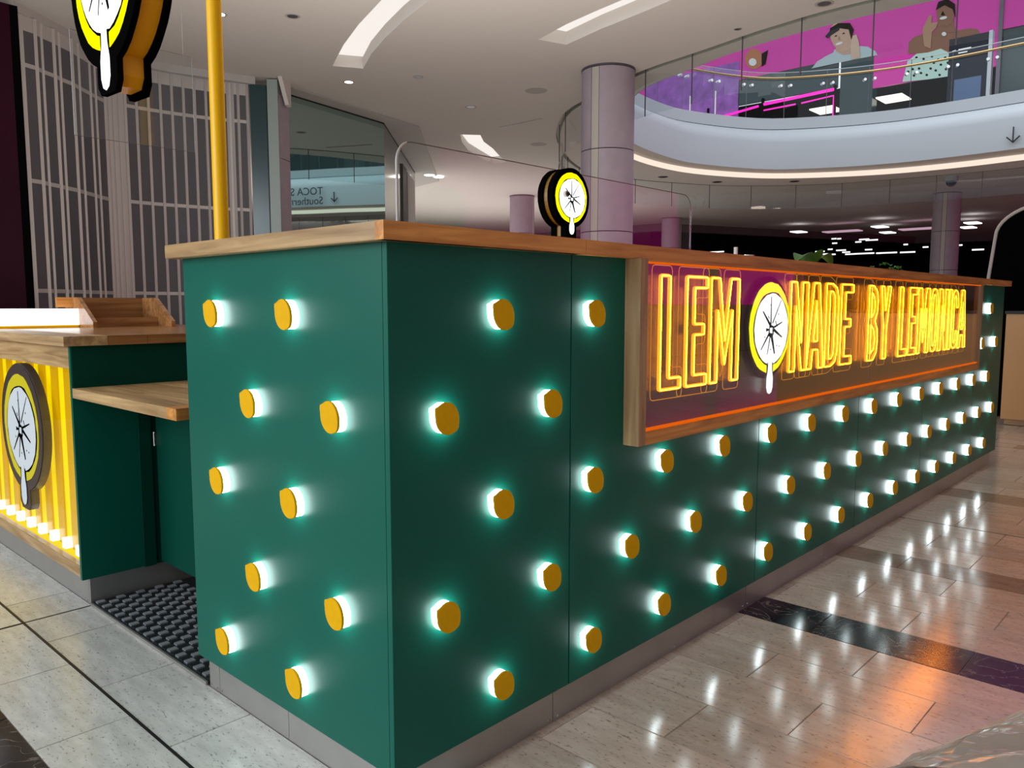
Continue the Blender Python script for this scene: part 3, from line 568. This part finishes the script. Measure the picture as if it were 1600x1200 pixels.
# lemon lamps
lx0, ly0, dd, zA, ee = .1552, .1997, .1973, 1.2177, .2468
def lem(s=1.0, n=30):
    out = []
    for i in range(n):
        a = 2*PI*i/n
        def bump(c, w_, h): d = (a-c+PI)%(2*PI)-PI; return h*math.exp(-(d/w_)**2)
        r = .0375+.0022*math.cos(2*(a-math.radians(115)))+bump(math.radians(146), .20, .0075)+bump(math.radians(-42), .30, .0035)
        out.append((r*s*math.cos(a), r*s*math.sin(a)))
    return out
def lamp_meshes(face):
    f = (lambda u, v, d: (u, -d, v)) if face == 'long' else (lambda u, v, d: (-d, -u, v))
    a = MB().prism([f(u,v,-.0004) for u,v in lem(.97)], Vector(f(0,0,.0215))-Vector(f(0,0,0))); b = MB().prism([f(u,v,.0211) for u,v in lem(1.02)], Vector(f(0,0,.007))-Vector(f(0,0,0)))
    return a, b
ROW = ['top row', 'second row from the top', 'middle row', 'second row from the bottom', 'bottom row']
ORD = ['first','second','third','fourth','fifth','sixth','seventh','eighth','ninth','tenth','eleventh','twelfth','thirteenth','fourteenth','fifteenth','sixteenth']
proto = {}
def lamp(face, x, y, z, label):
    t = thing('lemon_lamp', label, 'wall lamp', (x,y,z), 'lemon lamps on the %s side' % face)
    if face not in proto:
        a, b = lamp_meshes(face); off = Vector((x,y,z))
        for m_ in (a, b): m_.v = [tuple(Vector(v)+off) for v in m_.v]
        proto[face] = (a.build('diffuser','diffuser',t), b.build('lemon_cap','lemon',t,bevel=.001))
    else:
        for o in proto[face]: dup(o, t)
for j in range(5):
    n = 0
    for k in range(29):
        if (k % 2 == 0) != (j % 2 == 1): continue
        x = lx0+k*dd; z = zA-j*ee
        if z > .9 and .85 < x < 5.06: continue
        lamp('long', x, 0, z, f'lemon lamp on the long side, {ROW[j]}, {ORD[n]} from near corner'); n += 1
    n = 0
    for k in range(4):
        if (k % 2 == 0) != (j % 2 == 1): continue
        lamp('short', 0, ly0+k*dd, zA-j*ee, f'lemon lamp on the short end panel, {ROW[j]}, {ORD[n]} from the corner'); n += 1

# ------------------------------------------------------------------ lemon emblem
def wob(pts, amp, seed):
    r = random.Random(seed); return [(x*(1+r.uniform(-amp,amp)), y*(1+r.uniform(-amp,amp))) for x, y in pts]
def emblem(par, c, U, Nn, R, lit=True, border=1.2, d0=0.0, stepd=.0015, back='ink'):
    """c centre, U right direction, Nn outward normal, R rind radius; d0 = offset of the rind layer along the normal"""
    U = Vector(U); Nn = Vector(Nn); c = Vector(c); V = Vector((0,0,1))
    P = lambda u, v, d: c+U*(u*R)+V*(v*R)+Nn*d
    def poly(pts, d, th, nm, m): MB().prism([P(u,v,d) for u,v in pts], Nn*th).build(nm, m, par)
    circ = lambda rx, ry, n, cx=0, cy=0: [(cx+rx*math.cos(2*PI*i/n), cy+ry*math.sin(2*PI*i/n)) for i in range(n)]
    poly(wob(circ(1,1,40), .012, 1), d0, stepd, 'rind', 'rind_on' if lit else 'rind')
    poly(wob(circ(.86,.81,36,.04,-.02), .018, 2), d0+stepd, stepd, 'dark_outline', 'ink')
    poly(wob(circ(.825,.775,36,.04,-.02), .014, 3), d0+2*stepd, stepd, 'flesh', 'flesh_on' if lit else 'flesh')
    drip = [(-.10,-.74),(-.12,-1.0),(-.19,-1.2),(-.19,-1.42),(-.12,-1.54),(0,-1.58),(.12,-1.54),(.19,-1.42),(.19,-1.2),(.12,-1.0),(.10,-.74)]
    poly([(u*1.0+(.05 if u > 0 else -.05), v-.02 if v < -1.5 else v) for u, v in drip][:3]+[(-.17,-1.0),(.17,-1.0)]+[(.13,-.76)], d0+2*stepd, stepd*1.2, 'dark_outline', 'ink') if False else None
    poly([(-.15,-.76),(-.15,-1.02),(.15,-1.02),(.15,-.76)], d0+2*stepd, stepd, 'dark_outline', 'ink')
    poly([(u*.8,v*.93) for u,v in drip], d0+3*stepd, stepd, 'drip', 'flesh_on' if lit else 'flesh')
    sp = [((-.02,.02),(-.03,.68),.018),((.06,.1),(.46,.60),.012),((.1,0),(.55,.12),.016),((.12,-.04),(.55,-.22),.024),((.02,-.15),(.2,-.58),.036),((-.03,-.15),(-.16,-.58),.014),((-.09,-.12),(-.47,-.47),.018),((-.05,.06),(-.42,.36),.024),((-.25,-.04),(-.1,-.04),.024),((-.1,-.15),(.1,-.15),.03),((-.09,.04),(.1,.02),.025),((-.1,-.15),(-.08,.03),.02),((.1,-.15),(.08,.03),.02),((.2,.15),(.3,.02),.01)]
    mb = MB()
    for (a, b), (a2, b2), w_ in [(s[0], s[1], s[2]) for s in sp]:
        L_ = math.hypot(a2-a, b2-b); nx, ny = -(b2-b)/L_*w_, (a2-a)/L_*w_
        mb.prism([P(u,v,d0+3.2*stepd) for u,v in ((a+nx*1.5,b+ny*1.5),(a2+nx*.7,b2+ny*.7),(a2-nx*.7,b2-ny*.7),(a-nx*1.5,b-ny*1.5))], Nn*stepd*.6)
    for u, v in ((-.12,.22),(-.15,.25),(-.05,.5),(.3,-.4),(.42,-.42),(0,-.48),(-.3,-.2),(.35,.3)): mb.prism([P(u+.018*math.cos(k*PI/3), v+.018*math.sin(k*PI/3), d0+3.2*stepd) for k in range(6)], Nn*stepd*.6)
    mb.build('segment_lines', 'ink', par)
def backshape(b=1.19, st=.34, bot=1.50):
    a0 = math.asin(st/b); pts = [(b*math.cos(a), b*math.sin(a)) for a in [-PI/2+a0+(2*PI-2*a0)*i/40 for i in range(41)]]
    return pts+[(-st,-bot+.12),(-st+.1,-bot),(st-.1,-bot),(st,-bot+.12)]
def boxsign(par, c, U, Nn, R, thick, bot=1.50, side='amber'):
    U = Vector(U); Nn = Vector(Nn); c = Vector(c); V = Vector((0,0,1)); P = lambda u, v, d: c+U*(u*R)+V*(v*R)+Nn*d
    for d, m, nm, s in ((0,'ink','front_plate',1),(-thick+.02,'ink','back_plate',1)):
        MB().prism([P(u*s,v*s,d-.02) for u,v in wob(backshape(bot=bot), .006, 5)], Nn*.02).build(nm, m, par)
    MB().prism([P(u,v,-thick+.02) for u,v in backshape(1.12,.28,bot-.07)], Nn*(thick-.04)).build('side_band',side,par)

# hanging lemon sign, pole and its frame
hs = thing('hanging_lemon_sign', 'big hanging lemon slice sign with thick orange sides at the upper left', 'sign', (.05,1.53,2.0))
boxsign(hs, (0,1.525,2.405), (0,-.88,0), (-1,0,0), .29, .115); emblem(hs, (0,1.525,2.405), (0,-.88,0), (-1,0,0), .29, True, d0=0)
MB().tube([(.05,1.53,2.68),(.05,1.53,3.3)], .012, sides=8).build('hanger','dark',hs)
yp = thing('yellow_pole', 'tall yellow pole rising behind the worktop at its left end', 'pole', (.75,2.21,0))
MB().cyl((.75,2.21,1.1175),(.75,2.21,3.36),.034,24).build('pole','yellow',yp,smooth=True); MB().tube([(.75,2.21,3.34),(.05,1.2,3.34)],.035,sides=16).build('beam','yellow',yp,smooth=True)
MB().cyl((.75,2.21,1.1175),(.75,2.21,1.1295),.09,24).build('base_plate','yellow',yp)
# small lemon sign on the counter
ms = thing('small_lemon_sign', 'small round lemon slice sign standing on the worktop before the column', 'sign', (.775,.12,H))
boxsign(ms, (.778,.10,1.562), (1,0,0), (0,-1,0), .074, .058, 1.71, 'amber_shaded')
emblem(ms, (.778,.10,1.562), (1,0,0), (0,-1,0), .074, True, d0=0, stepd=.0008)
MB().cyl((.745,.097,1.570),(.745,.088,1.570),.0095,16).build('round_sensor','alu',ms); MB().cyl((.747,.088,1.570),(.747,.085,1.570),.006,12).build('sensor_lens','dark',ms)
MB().box((.58,.06,H),(.845,.24,H+.010)).build('yellow_base','yellow',ms)

# ------------------------------------------------------------------ neon sign in its oak box
fr = thing('neon_sign_box', 'oak framed glazed box on the long side holding glowing yellow neon lettering', 'neon sign', (.92,0,.80))
FX0, FX1, FZ0, FZ1, FY = .92, 5.06, .805, Z1, -.058
MB().box((FX0,FY,FZ0),(FX0+.04,0,FZ1)).build('frame_post','oak_z',fr,bevel=.001); MB().box((FX1-.04,FY,FZ0),(FX1,0,FZ1)).build('frame_post','oak_z',fr,bevel=.001)
MB().box((FX0+.0405,FY,FZ0),(FX1-.0405,0,FZ0+.042)).build('frame_rail','oak_x',fr,bevel=.001); MB().box((FX0+.0405,FY+.004,FZ1-.008),(FX1-.0405,0,FZ1)).build('frame_rail','oak_x',fr)
MB().box((FX0+.0405,-.014,FZ0+.042),(FX1-.0405,-.001,FZ1-.008)).build('back_board',plain('sign_backing',(.030,.034,.012),.35,coat=.2),fr)
for a, b in ((FX0+.041,2.945),(2.95,FX1-.041)): MB().box((a,FY+.010,FZ0+.0425),(b,FY+.014,FZ1-.009)).build('glass_pane','shopglass',fr)
MB().box((FX0+.041,FY+.006,FZ0+.0422),(FX1-.041,FY+.020,FZ0+.050)).box((FX0+.041,FY+.006,FZ1-.014),(FX1-.041,FY+.020,FZ1-.0085)).build('glowing_glass_edge','edge2',fr)
S = .060; HH = .368; ZL = .968
def L_(w): t=.034; return [[(0,0),(0,HH),(S*.9,HH),(S*.9,t),(w,t),(w,0)]], 
def shape(ch, w, h=HH):
    s = min(S, w*.36); t = .036; c = []
    if ch == 'L': c = [[(0,0),(0,h),(S*.9,h),(S*.9,t),(w,t),(w,0)]]
    if ch == 'E': m = .52*h; q = .05; c = [[(0,0),(0,h),(w,h),(w,h-t),(q,h-t),(q,m+t/2),(.85*w,m+t/2),(.85*w,m-t/2),(q,m-t/2),(q,t),(w,t),(w,0)]]
    if ch == 'M': c = [[(0,0),(0,h),(.3*w,h),(.5*w,.39*h),(.7*w,h),(w,h),(w,0),(.76*w,0),(.76*w,.70*h),(.5*w,.16*h),(.24*w,.70*h),(.24*w,0)]]
    if ch == 'N': c = [[(0,0),(0,h),(.32*w,h),(.66*w,.31*h),(.66*w,h),(w,h),(w,0),(.70*w,0),(.30*w,.74*h),(.30*w,0)]]
    if ch == 'A': c = [[(0,0),(.34*w,h),(.66*w,h),(w,0),(.72*w,0),(.66*w,.22*h),(.34*w,.22*h),(.28*w,0)],[(.5*w,.80*h),(.37*w,.32*h),(.63*w,.32*h)]]
    if ch == 'D': c = [[(0,0),(0,h),(.5*w,h),(.85*w,.95*h),(w,.82*h),(w,.18*h),(.85*w,.05*h),(.5*w,0)],[(.3*w,.09*h),(.3*w,.91*h),(.52*w,.91*h),(.68*w,.85*h),(.7*w,.75*h),(.7*w,.25*h),(.68*w,.15*h),(.52*w,.09*h)]]
    if ch == 'B': c = [[(0,0),(0,h),(.45*w,h),(.8*w,.93*h),(.92*w,.80*h),(.88*w,.64*h),(.66*w,.53*h),(.92*w,.42*h),(w,.28*h),(.92*w,.1*h),(.6*w,0)],[(.28*w,.57*h),(.28*w,.91*h),(.5*w,.86*h),(.62*w,.76*h),(.55*w,.64*h)],[(.28*w,.09*h),(.28*w,.48*h),(.55*w,.42*h),(.7*w,.28*h),(.6*w,.14*h)]]
    if ch == 'Y': c = [[(.33*w,0),(.33*w,.45*h),(0,h),(.3*w,h),(.5*w,.66*h),(.7*w,h),(w,h),(.67*w,.45*h),(.67*w,0)]]
    if ch == 'O': c = [[(.5*w+.5*w*math.copysign(abs(math.cos(a))**.7,math.cos(a)), .5*h+.5*h*math.copysign(abs(math.sin(a))**.5,math.sin(a))) for a in [2*PI*i/24 for i in range(24)]],[(.5*w+.22*w*math.copysign(abs(math.cos(a))**.7,math.cos(a)), .5*h+.41*h*math.copysign(abs(math.sin(a))**.5,math.sin(a))) for a in [2*PI*i/24 for i in range(24)]]]
    if ch == 'I': c = [[(0,0),(0,h),(w,h),(w,0)]]
    if ch == 'C': c = [[(w,.70*h),(w,.84*h),(.85*w,.96*h),(.5*w,h),(.15*w,.96*h),(0,.84*h),(0,.16*h),(.15*w,.04*h),(.5*w,0),(.85*w,.04*h),(w,.16*h),(w,.30*h),(.68*w,.30*h),(.66*w,.14*h),(.5*w,.09*h),(.34*w,.14*h),(.32*w,.25*h),(.32*w,.75*h),(.34*w,.86*h),(.5*w,.91*h),(.66*w,.86*h),(.68*w,.70*h)]]
    return c
def rounded(c, r=.007):
    out = []; n = len(c)
    for i in range(n):
        p = Vector(c[i]); a = Vector(c[i-1])-p; b = Vector(c[(i+1)%n])-p; ra = min(r, a.length*.4); rb = min(r, b.length*.4)
        A_ = p+a.normalized()*ra; B_ = p+b.normalized()*rb; out += [A_, (A_+B_)/2*.5+p*.5, B_]
    return out
def offset(c, d):
    n = len(c); ar = sum(c[i-1][0]*c[i][1]-c[i][0]*c[i-1][1] for i in range(n)); sg = 1 if ar > 0 else -1; out = []
    for i in range(n):
        p = Vector(c[i]); e1 = (p-Vector(c[i-1])).normalized(); e2 = (Vector(c[(i+1)%n])-p).normalized()
        n1 = Vector((e1.y,-e1.x))*sg; n2 = Vector((e2.y,-e2.x))*sg; m_ = n1+n2
        if m_.length < .3: out += [p+n1*d, p+n2*d]; continue
        m_ = m_/m_.length; k = min(1.5, 1/max(.3, m_.dot(n1))); out.append(p+m_*d*k)
    return out
WORDS = [('L',1.065,1.19),('E',1.225,1.36),('M',1.385,1.59),('N',2.035,2.205),('A',2.205,2.385),('D',2.40,2.54),('E',2.577,2.72),
         ('B',2.93,3.067),('Y',3.10,3.245),('L',3.39,3.53),('E',3.557,3.69),('M',3.71,3.92),('O',3.95,4.085),('N',4.115,4.30),('I',4.325,4.375),('C',4.395,4.53),('A',4.545,4.73)]
YN = -.034
for ch, x0, x1 in WORDS:
    mb, mc = MB(), MB()
    for c in shape(ch, x1-x0):
        pts = [(x0+p[0], YN, ZL+p[1]) for p in rounded(c)]
        mb.tube(pts, .0060, True, 8); mc.tube([(p[0], YN-.0055, p[2]) for p in pts], .0025, True, 6)
    lt = mb.build('neon_letter', 'neon', fr, smooth=True); mc.build('tube_core', 'core', lt, smooth=True)
    oc = MB().tube([(x0+p[0], -.024, ZL+p[1]) for p in rounded(offset(shape(ch, x1-x0)[0], .033), .016)], .0012, True, 4); oc.build('acrylic_outline', 'edge', lt)
emblem(fr, (1.862,-.034,1.153), (1,0,0), (0,-1,0), .178, True, d0=0, stepd=.0012)
MB().prism([(1.862+.20*math.cos(2*PI*i/40), -.026, 1.153+.20*math.sin(2*PI*i/40)) for i in range(40)], (0,.004,0)).build('emblem_backing','ink',fr)

# ------------------------------------------------------------------ serving counter left of the gap
Y2 = 2.04; D2 = .95
sv = thing('serving_counter', 'lower serving counter left of the gap with glowing yellow fluted front', 'counter', (0,Y2,0))
MB().box((0,Y2,.11),(.006,Y2+.02,1.077)).build('edge_trim','green',sv)
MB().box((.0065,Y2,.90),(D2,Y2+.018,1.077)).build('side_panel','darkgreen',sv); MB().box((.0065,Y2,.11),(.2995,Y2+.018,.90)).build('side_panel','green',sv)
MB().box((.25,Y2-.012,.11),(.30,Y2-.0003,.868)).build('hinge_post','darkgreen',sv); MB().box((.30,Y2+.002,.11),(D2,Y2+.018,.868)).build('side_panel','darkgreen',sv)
MB().box((.004,Y2+.02,.985),(.03,6.0,1.077)).build('top_rail','oak_y',sv,bevel=.001); MB().box((.004,Y2+.02,.115),(.03,6.0,.165)).build('bottom_rail','oak_y',sv,bevel=.001)
MB().box((.075,Y2+.02,.115),(.085,6.0,1.0)).build('backlit_panel','fluteback',sv)
fl0 = None
y = Y2+.06
while y < 4.6:
    a = MB().box((.066,y,.165),(.0745,y+.078,.985)).build('flute','flute',sv)
    MB().box((.040,y+.092,.168),(.072,y+.128,.212)).build('led','led',sv); y += .165
MB().box((.006,Y2+.021,.166),(.010,6.0,.984)).build('glass_front','panelglass',sv)
MB().box((.03,Y2+.02,0),(.045,6.0,.11)).build('plinth_panel','kick',sv); MB().box((.03,Y2+.003,0),(D2,Y2+.018,.11)).build('plinth_panel','kick',sv)
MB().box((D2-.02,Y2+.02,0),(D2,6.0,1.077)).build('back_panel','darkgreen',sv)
screws([(.03,Y2+.04+i*.03,.012+.0*i) for i in range(2)]+[(.03,2.9,.012)], 0, sv)
st = thing('serving_worktop', 'butcher block worktop on the serving counter left of the gap', 'worktop', (0,Y2,1.077))
x = -.028; k = 0
for x1 in (.14,.30,.52,.70,.95,1.2):
    MB().box((x+.0004,Y2-.02,1.078),(x1-.0004,6.0,1.117)).build('board','oak_y' if x < 0 else 'butcher',st,bevel=.0008); x = x1
ls = thing('wall_mounted_lemon_sign', 'grey edged lemon slice sign in front of the glowing yellow flutes', 'sign', (.0,2.74,.4))
def shp(s): return backshape(1.2*s, .30*s, 1.54)
MB().prism([(0.006, 2.745-u*.25, .675+v*.25) for u,v in shp(1)], (.034,0,0)).build('sign_body','silver',ls); MB().prism([(0.002, 2.745-u*.25, .675+v*.25) for u,v in shp(.985)], (.004,0,0)).build('sign_face',plain('dark_brown_print',(.05,.035,.03),.4),ls)
emblem(ls, (.002,2.745,.675), (0,-1,0), (-1,0,0), .25, False, d0=0, stepd=.0010)
lb = thing('white_lightbox', 'glowing white lightbox strip lying on the serving worktop', 'light', (.2,3.4,1.117))
MB().box((-.75,3.40,1.132),(.497,3.44,1.222)).build('light_face','lightbox',lb); MB().box((-.75,3.405,1.117),(.497,3.45,1.132)).build('amber_base','yellow',lb)
# wooden tray
tr = thing('wooden_display_tray', 'oak tray with slanted sides standing on the serving worktop', 'tray', (.9,3.3,1.117))
for x in (.50,.93):
    MB().prism([(x,3.20,1.117),(x,3.62,1.117),(x,3.62,1.285),(x,3.42,1.285),(x,3.20,1.15)], (.022,0,0)).build('slanted_side','butcher',tr)
MB().box((.522,3.60,1.117),(.93,3.622,1.285)).build('back_board','butcher',tr); MB().box((.522,3.38,1.117),(.93,3.40,1.17)).build('front_board','butcher',tr); MB().box((.42,3.50,1.23),(.50,3.52,1.285)).build('side_board','oak_x',tr)
# flap, door, mat
fp = thing('flap_shelf', 'oak flap shelf bridging the gap between the two counters', 'shelf', (.0,1.1,.868))
ys = [1.10,1.17,1.25,1.62,Y2-.003]
for k, (a, b) in enumerate(zip(ys, ys[1:])):
    for x0, x1 in ((0,.07),(.07,.14),(.14,.24),(.24,.36),(.36,.52)): MB().box((x0+.0003,a+.0003,.869),(x1-.0003,b-.0003,.908)).build('board','oak_y' if a > 1.16 else 'oak_x',fp)
dr = thing('swing_door', 'low dark green swing door under the oak flap shelf', 'door', (.31,2.0,.13))
MB().box((.31,1.06,.13),(.328,2.0,.80)).build('door_panel','darkgreen',dr,bevel=.001); MB().cyl((.305,2.005,.64),(.305,2.005,.70),.008,12).build('hinge','chrome',dr); MB().box((.30,1.975,.645),(.31,2.0,.695)).build('hinge_plate','chrome',dr)
mt = thing('black_rubber_mat', 'black basket weave rubber mat on the floor of the gap', 'mat', (.4,1.5,0))
MB().box((.03,1.012,0),(1.4,2.036,.010)).build('mat_base','rubber',mt)
b1, b2 = MB(), MB()
for i in range(9):
    for j in range(32):
        cx = .056+i*.0405*1.0; cy = 1.03+j*.0338
        if cy > 2.02: continue
        if (i+j) % 2: 
            for q in range(4): b1.box((cx-.0155, cy-.0125+q*.0068, .010),(cx+.0155, cy-.0085+q*.0068, .0165))
        else:
            for q in range(4): b2.box((cx-.0165+q*.0095, cy-.0145, .010),(cx-.0115+q*.0095, cy+.0145, .014))
b1.build('raised_tread','tread',mt,kind='stuff'); b2.build('cross_tread','rubber',mt,kind='stuff')
tag(MB().box((.022,1.01,0),(.029,2.03,.012)).build('mat_edge_strip','kick'), 'thin metal edge strip along the front of the black rubber mat', 'edge strip')

# ------------------------------------------------------------------ clear screens
cs = thing('clear_counter_screen', 'long clear acrylic screen with rounded corners standing on the worktop', 'screen', (1.17,.4,H))
def rr(x0, x1, z0, z1, y, r=.06):
    p = [(x0,z0),(x1,z0)]+[(x1-r+r*math.cos(a), z1-r+r*math.sin(a)) for a in [PI/2*i/8 for i in range(9)]]+[(x0+r-r*math.cos(a), z1-r+r*math.sin(a)) for a in [PI/2-PI/2*i/8 for i in range(9)]]
    return [(x,y,z) for x, z in p]
Q = rr(.358,1.985,H,1.714,.4); MB().prism(Q, (0,.008,0)).build('clear_sheet','clear',cs)
MB().tube([(p[0],p[1]+.004,p[2]) for p in Q[1:]+Q[:1]], .0016, sides=4).build('polished_edge','silver',cs)
MB().tube([(p[0],p[1]+.004,p[2]) for p in Q[-7:]+Q[:1]], .004, sides=6).build('bright_edge','alu',cs)
ch = thing('hanging_clear_guard', 'hanging clear acrylic guard behind the big hanging lemon sign', 'screen', (.54,2.6,2.0))
MB().box((.253,2.6,2.02),(.823,2.606,2.49)).build('clear_sheet','clear',ch)
MB().tube([(.253,2.603,2.02),(.823,2.603,2.02),(.823,2.603,2.49),(.253,2.603,2.49)], .0014, True, 4).build('polished_edge','silver',ch)
MB().cyl((.3,2.603,2.49),(.3,2.603,4.5),.0012,6).cyl((.78,2.603,2.49),(.78,2.603,4.5),.0012,6).build('hanger_rod','alu',ch)
# ------------------------------------------------------------------ things on the worktop
def leafmesh(mb, base, tip, wid, sag=0.0, n=8):
    a, b = Vector(base), Vector(tip); d = b-a; s_ = d.cross(Vector((0,0,1))).normalized(); rows = []
    for i in range(n+1):
        t = i/n; c = a+d*t+Vector((0,0,sag*math.sin(PI*t))); wd = wid*math.sin(PI*min(1,t*.92+.05))**.8
        rows.append([c-s_*wd+Vector((0,0,wd*.35)), c, c+s_*wd+Vector((0,0,wd*.35))])
    mb.grid(rows)
p1 = thing('broad_leaf_plant', 'green broad leaves poking above the worktop over the middle of the neon sign', 'plant', (3.5,.5,H))
MB().cyl((3.5,.5,H),(3.5,.5,H+.035),.05,20).build('pot','pot',p1,smooth=True)
for a_, b_, w_, sg in (((3.5,.5,H+.035),(3.22,.46,H+.06),.05,.05),((3.5,.5,H+.035),(3.75,.47,H+.055),.05,.06),((3.5,.5,H+.03),(3.42,.40,H+.13),.035,.0),((3.5,.5,H+.03),(3.62,.6,H+.07),.04,.05)):
    mb = MB(); leafmesh(mb, a_, b_, w_, sg); mb.build('leaf','leaf',p1,smooth=True)
p2 = thing('small_leaf_plant', 'small dark leafy plant above the worktop near the distant right column', 'plant', (4.8,.5,H))
MB().cyl((4.8,.5,H),(4.8,.5,H+.03),.05,20).build('pot','pot',p2,smooth=True)
mb = MB()
for k in range(46):
    a_ = random.uniform(0,2*PI); r_ = random.uniform(.02,.34); b = (4.8+r_*math.cos(a_), .5+.4*r_*math.sin(a_), H+.02+random.uniform(.0,.10)*(1-r_/.45)); leafmesh(mb, b, (b[0]+random.uniform(-.05,.05), b[1]+random.uniform(-.04,.04), b[2]+random.uniform(-.01,.02)), .014, .01, 3)
mb.build('foliage','leaf',p2,kind='stuff')
tag(MB().cyl((2.59,.5,H),(2.59,.5,1.53),.010,14).build('white_canister','teeth',smooth=True), 'thin white post on the worktop above the M of the neon sign', 'post')
tag(MB().cyl((2.72,.5,H),(2.72,.5,1.497),.035,16).build('small_jar','chrome',smooth=True), 'small glass jar beside the thin white post on the worktop', 'jar')

# ------------------------------------------------------------------ crumpled plastic sheet
E0 = [(.95,-.74),(1.071,-.80),(1.166,-.812),(1.27,-.86),(1.45,-.915),(1.664,-.985),(1.9,-1.06),(2.3,-1.2)]
NU, NV = 70, 46; rows = []
rnd = random.Random(3); wv = [(rnd.uniform(2,9), rnd.uniform(2,11), rnd.uniform(0,6), rnd.uniform(.3,1)) for _ in range(14)]
for j in range(NV):
    v = j/(NV-1); row = []
    for i in range(NU):
        u = i/(NU-1)*(len(E0)-1); k = min(int(u), len(E0)-2); f = u-k; ex = E0[k][0]*(1-f)+E0[k+1][0]*f; ey = E0[k][1]*(1-f)+E0[k+1][1]*f
        x = ex+v*.35; y = ey-v*1.1
        h = sum(a*abs(math.sin(p*x*2.2+q*y*2.0+s_)) for p, q, s_, a in wv)/14; z = .004+min(1, v*9)*(.022+.10*h)+v*.05
        row.append((x, y, z))
    rows.append(row)
tag(MB().grid(rows).build('plastic_sheet','plastic'), 'crumpled translucent plastic sheet on the floor at the lower right corner', 'sheet')
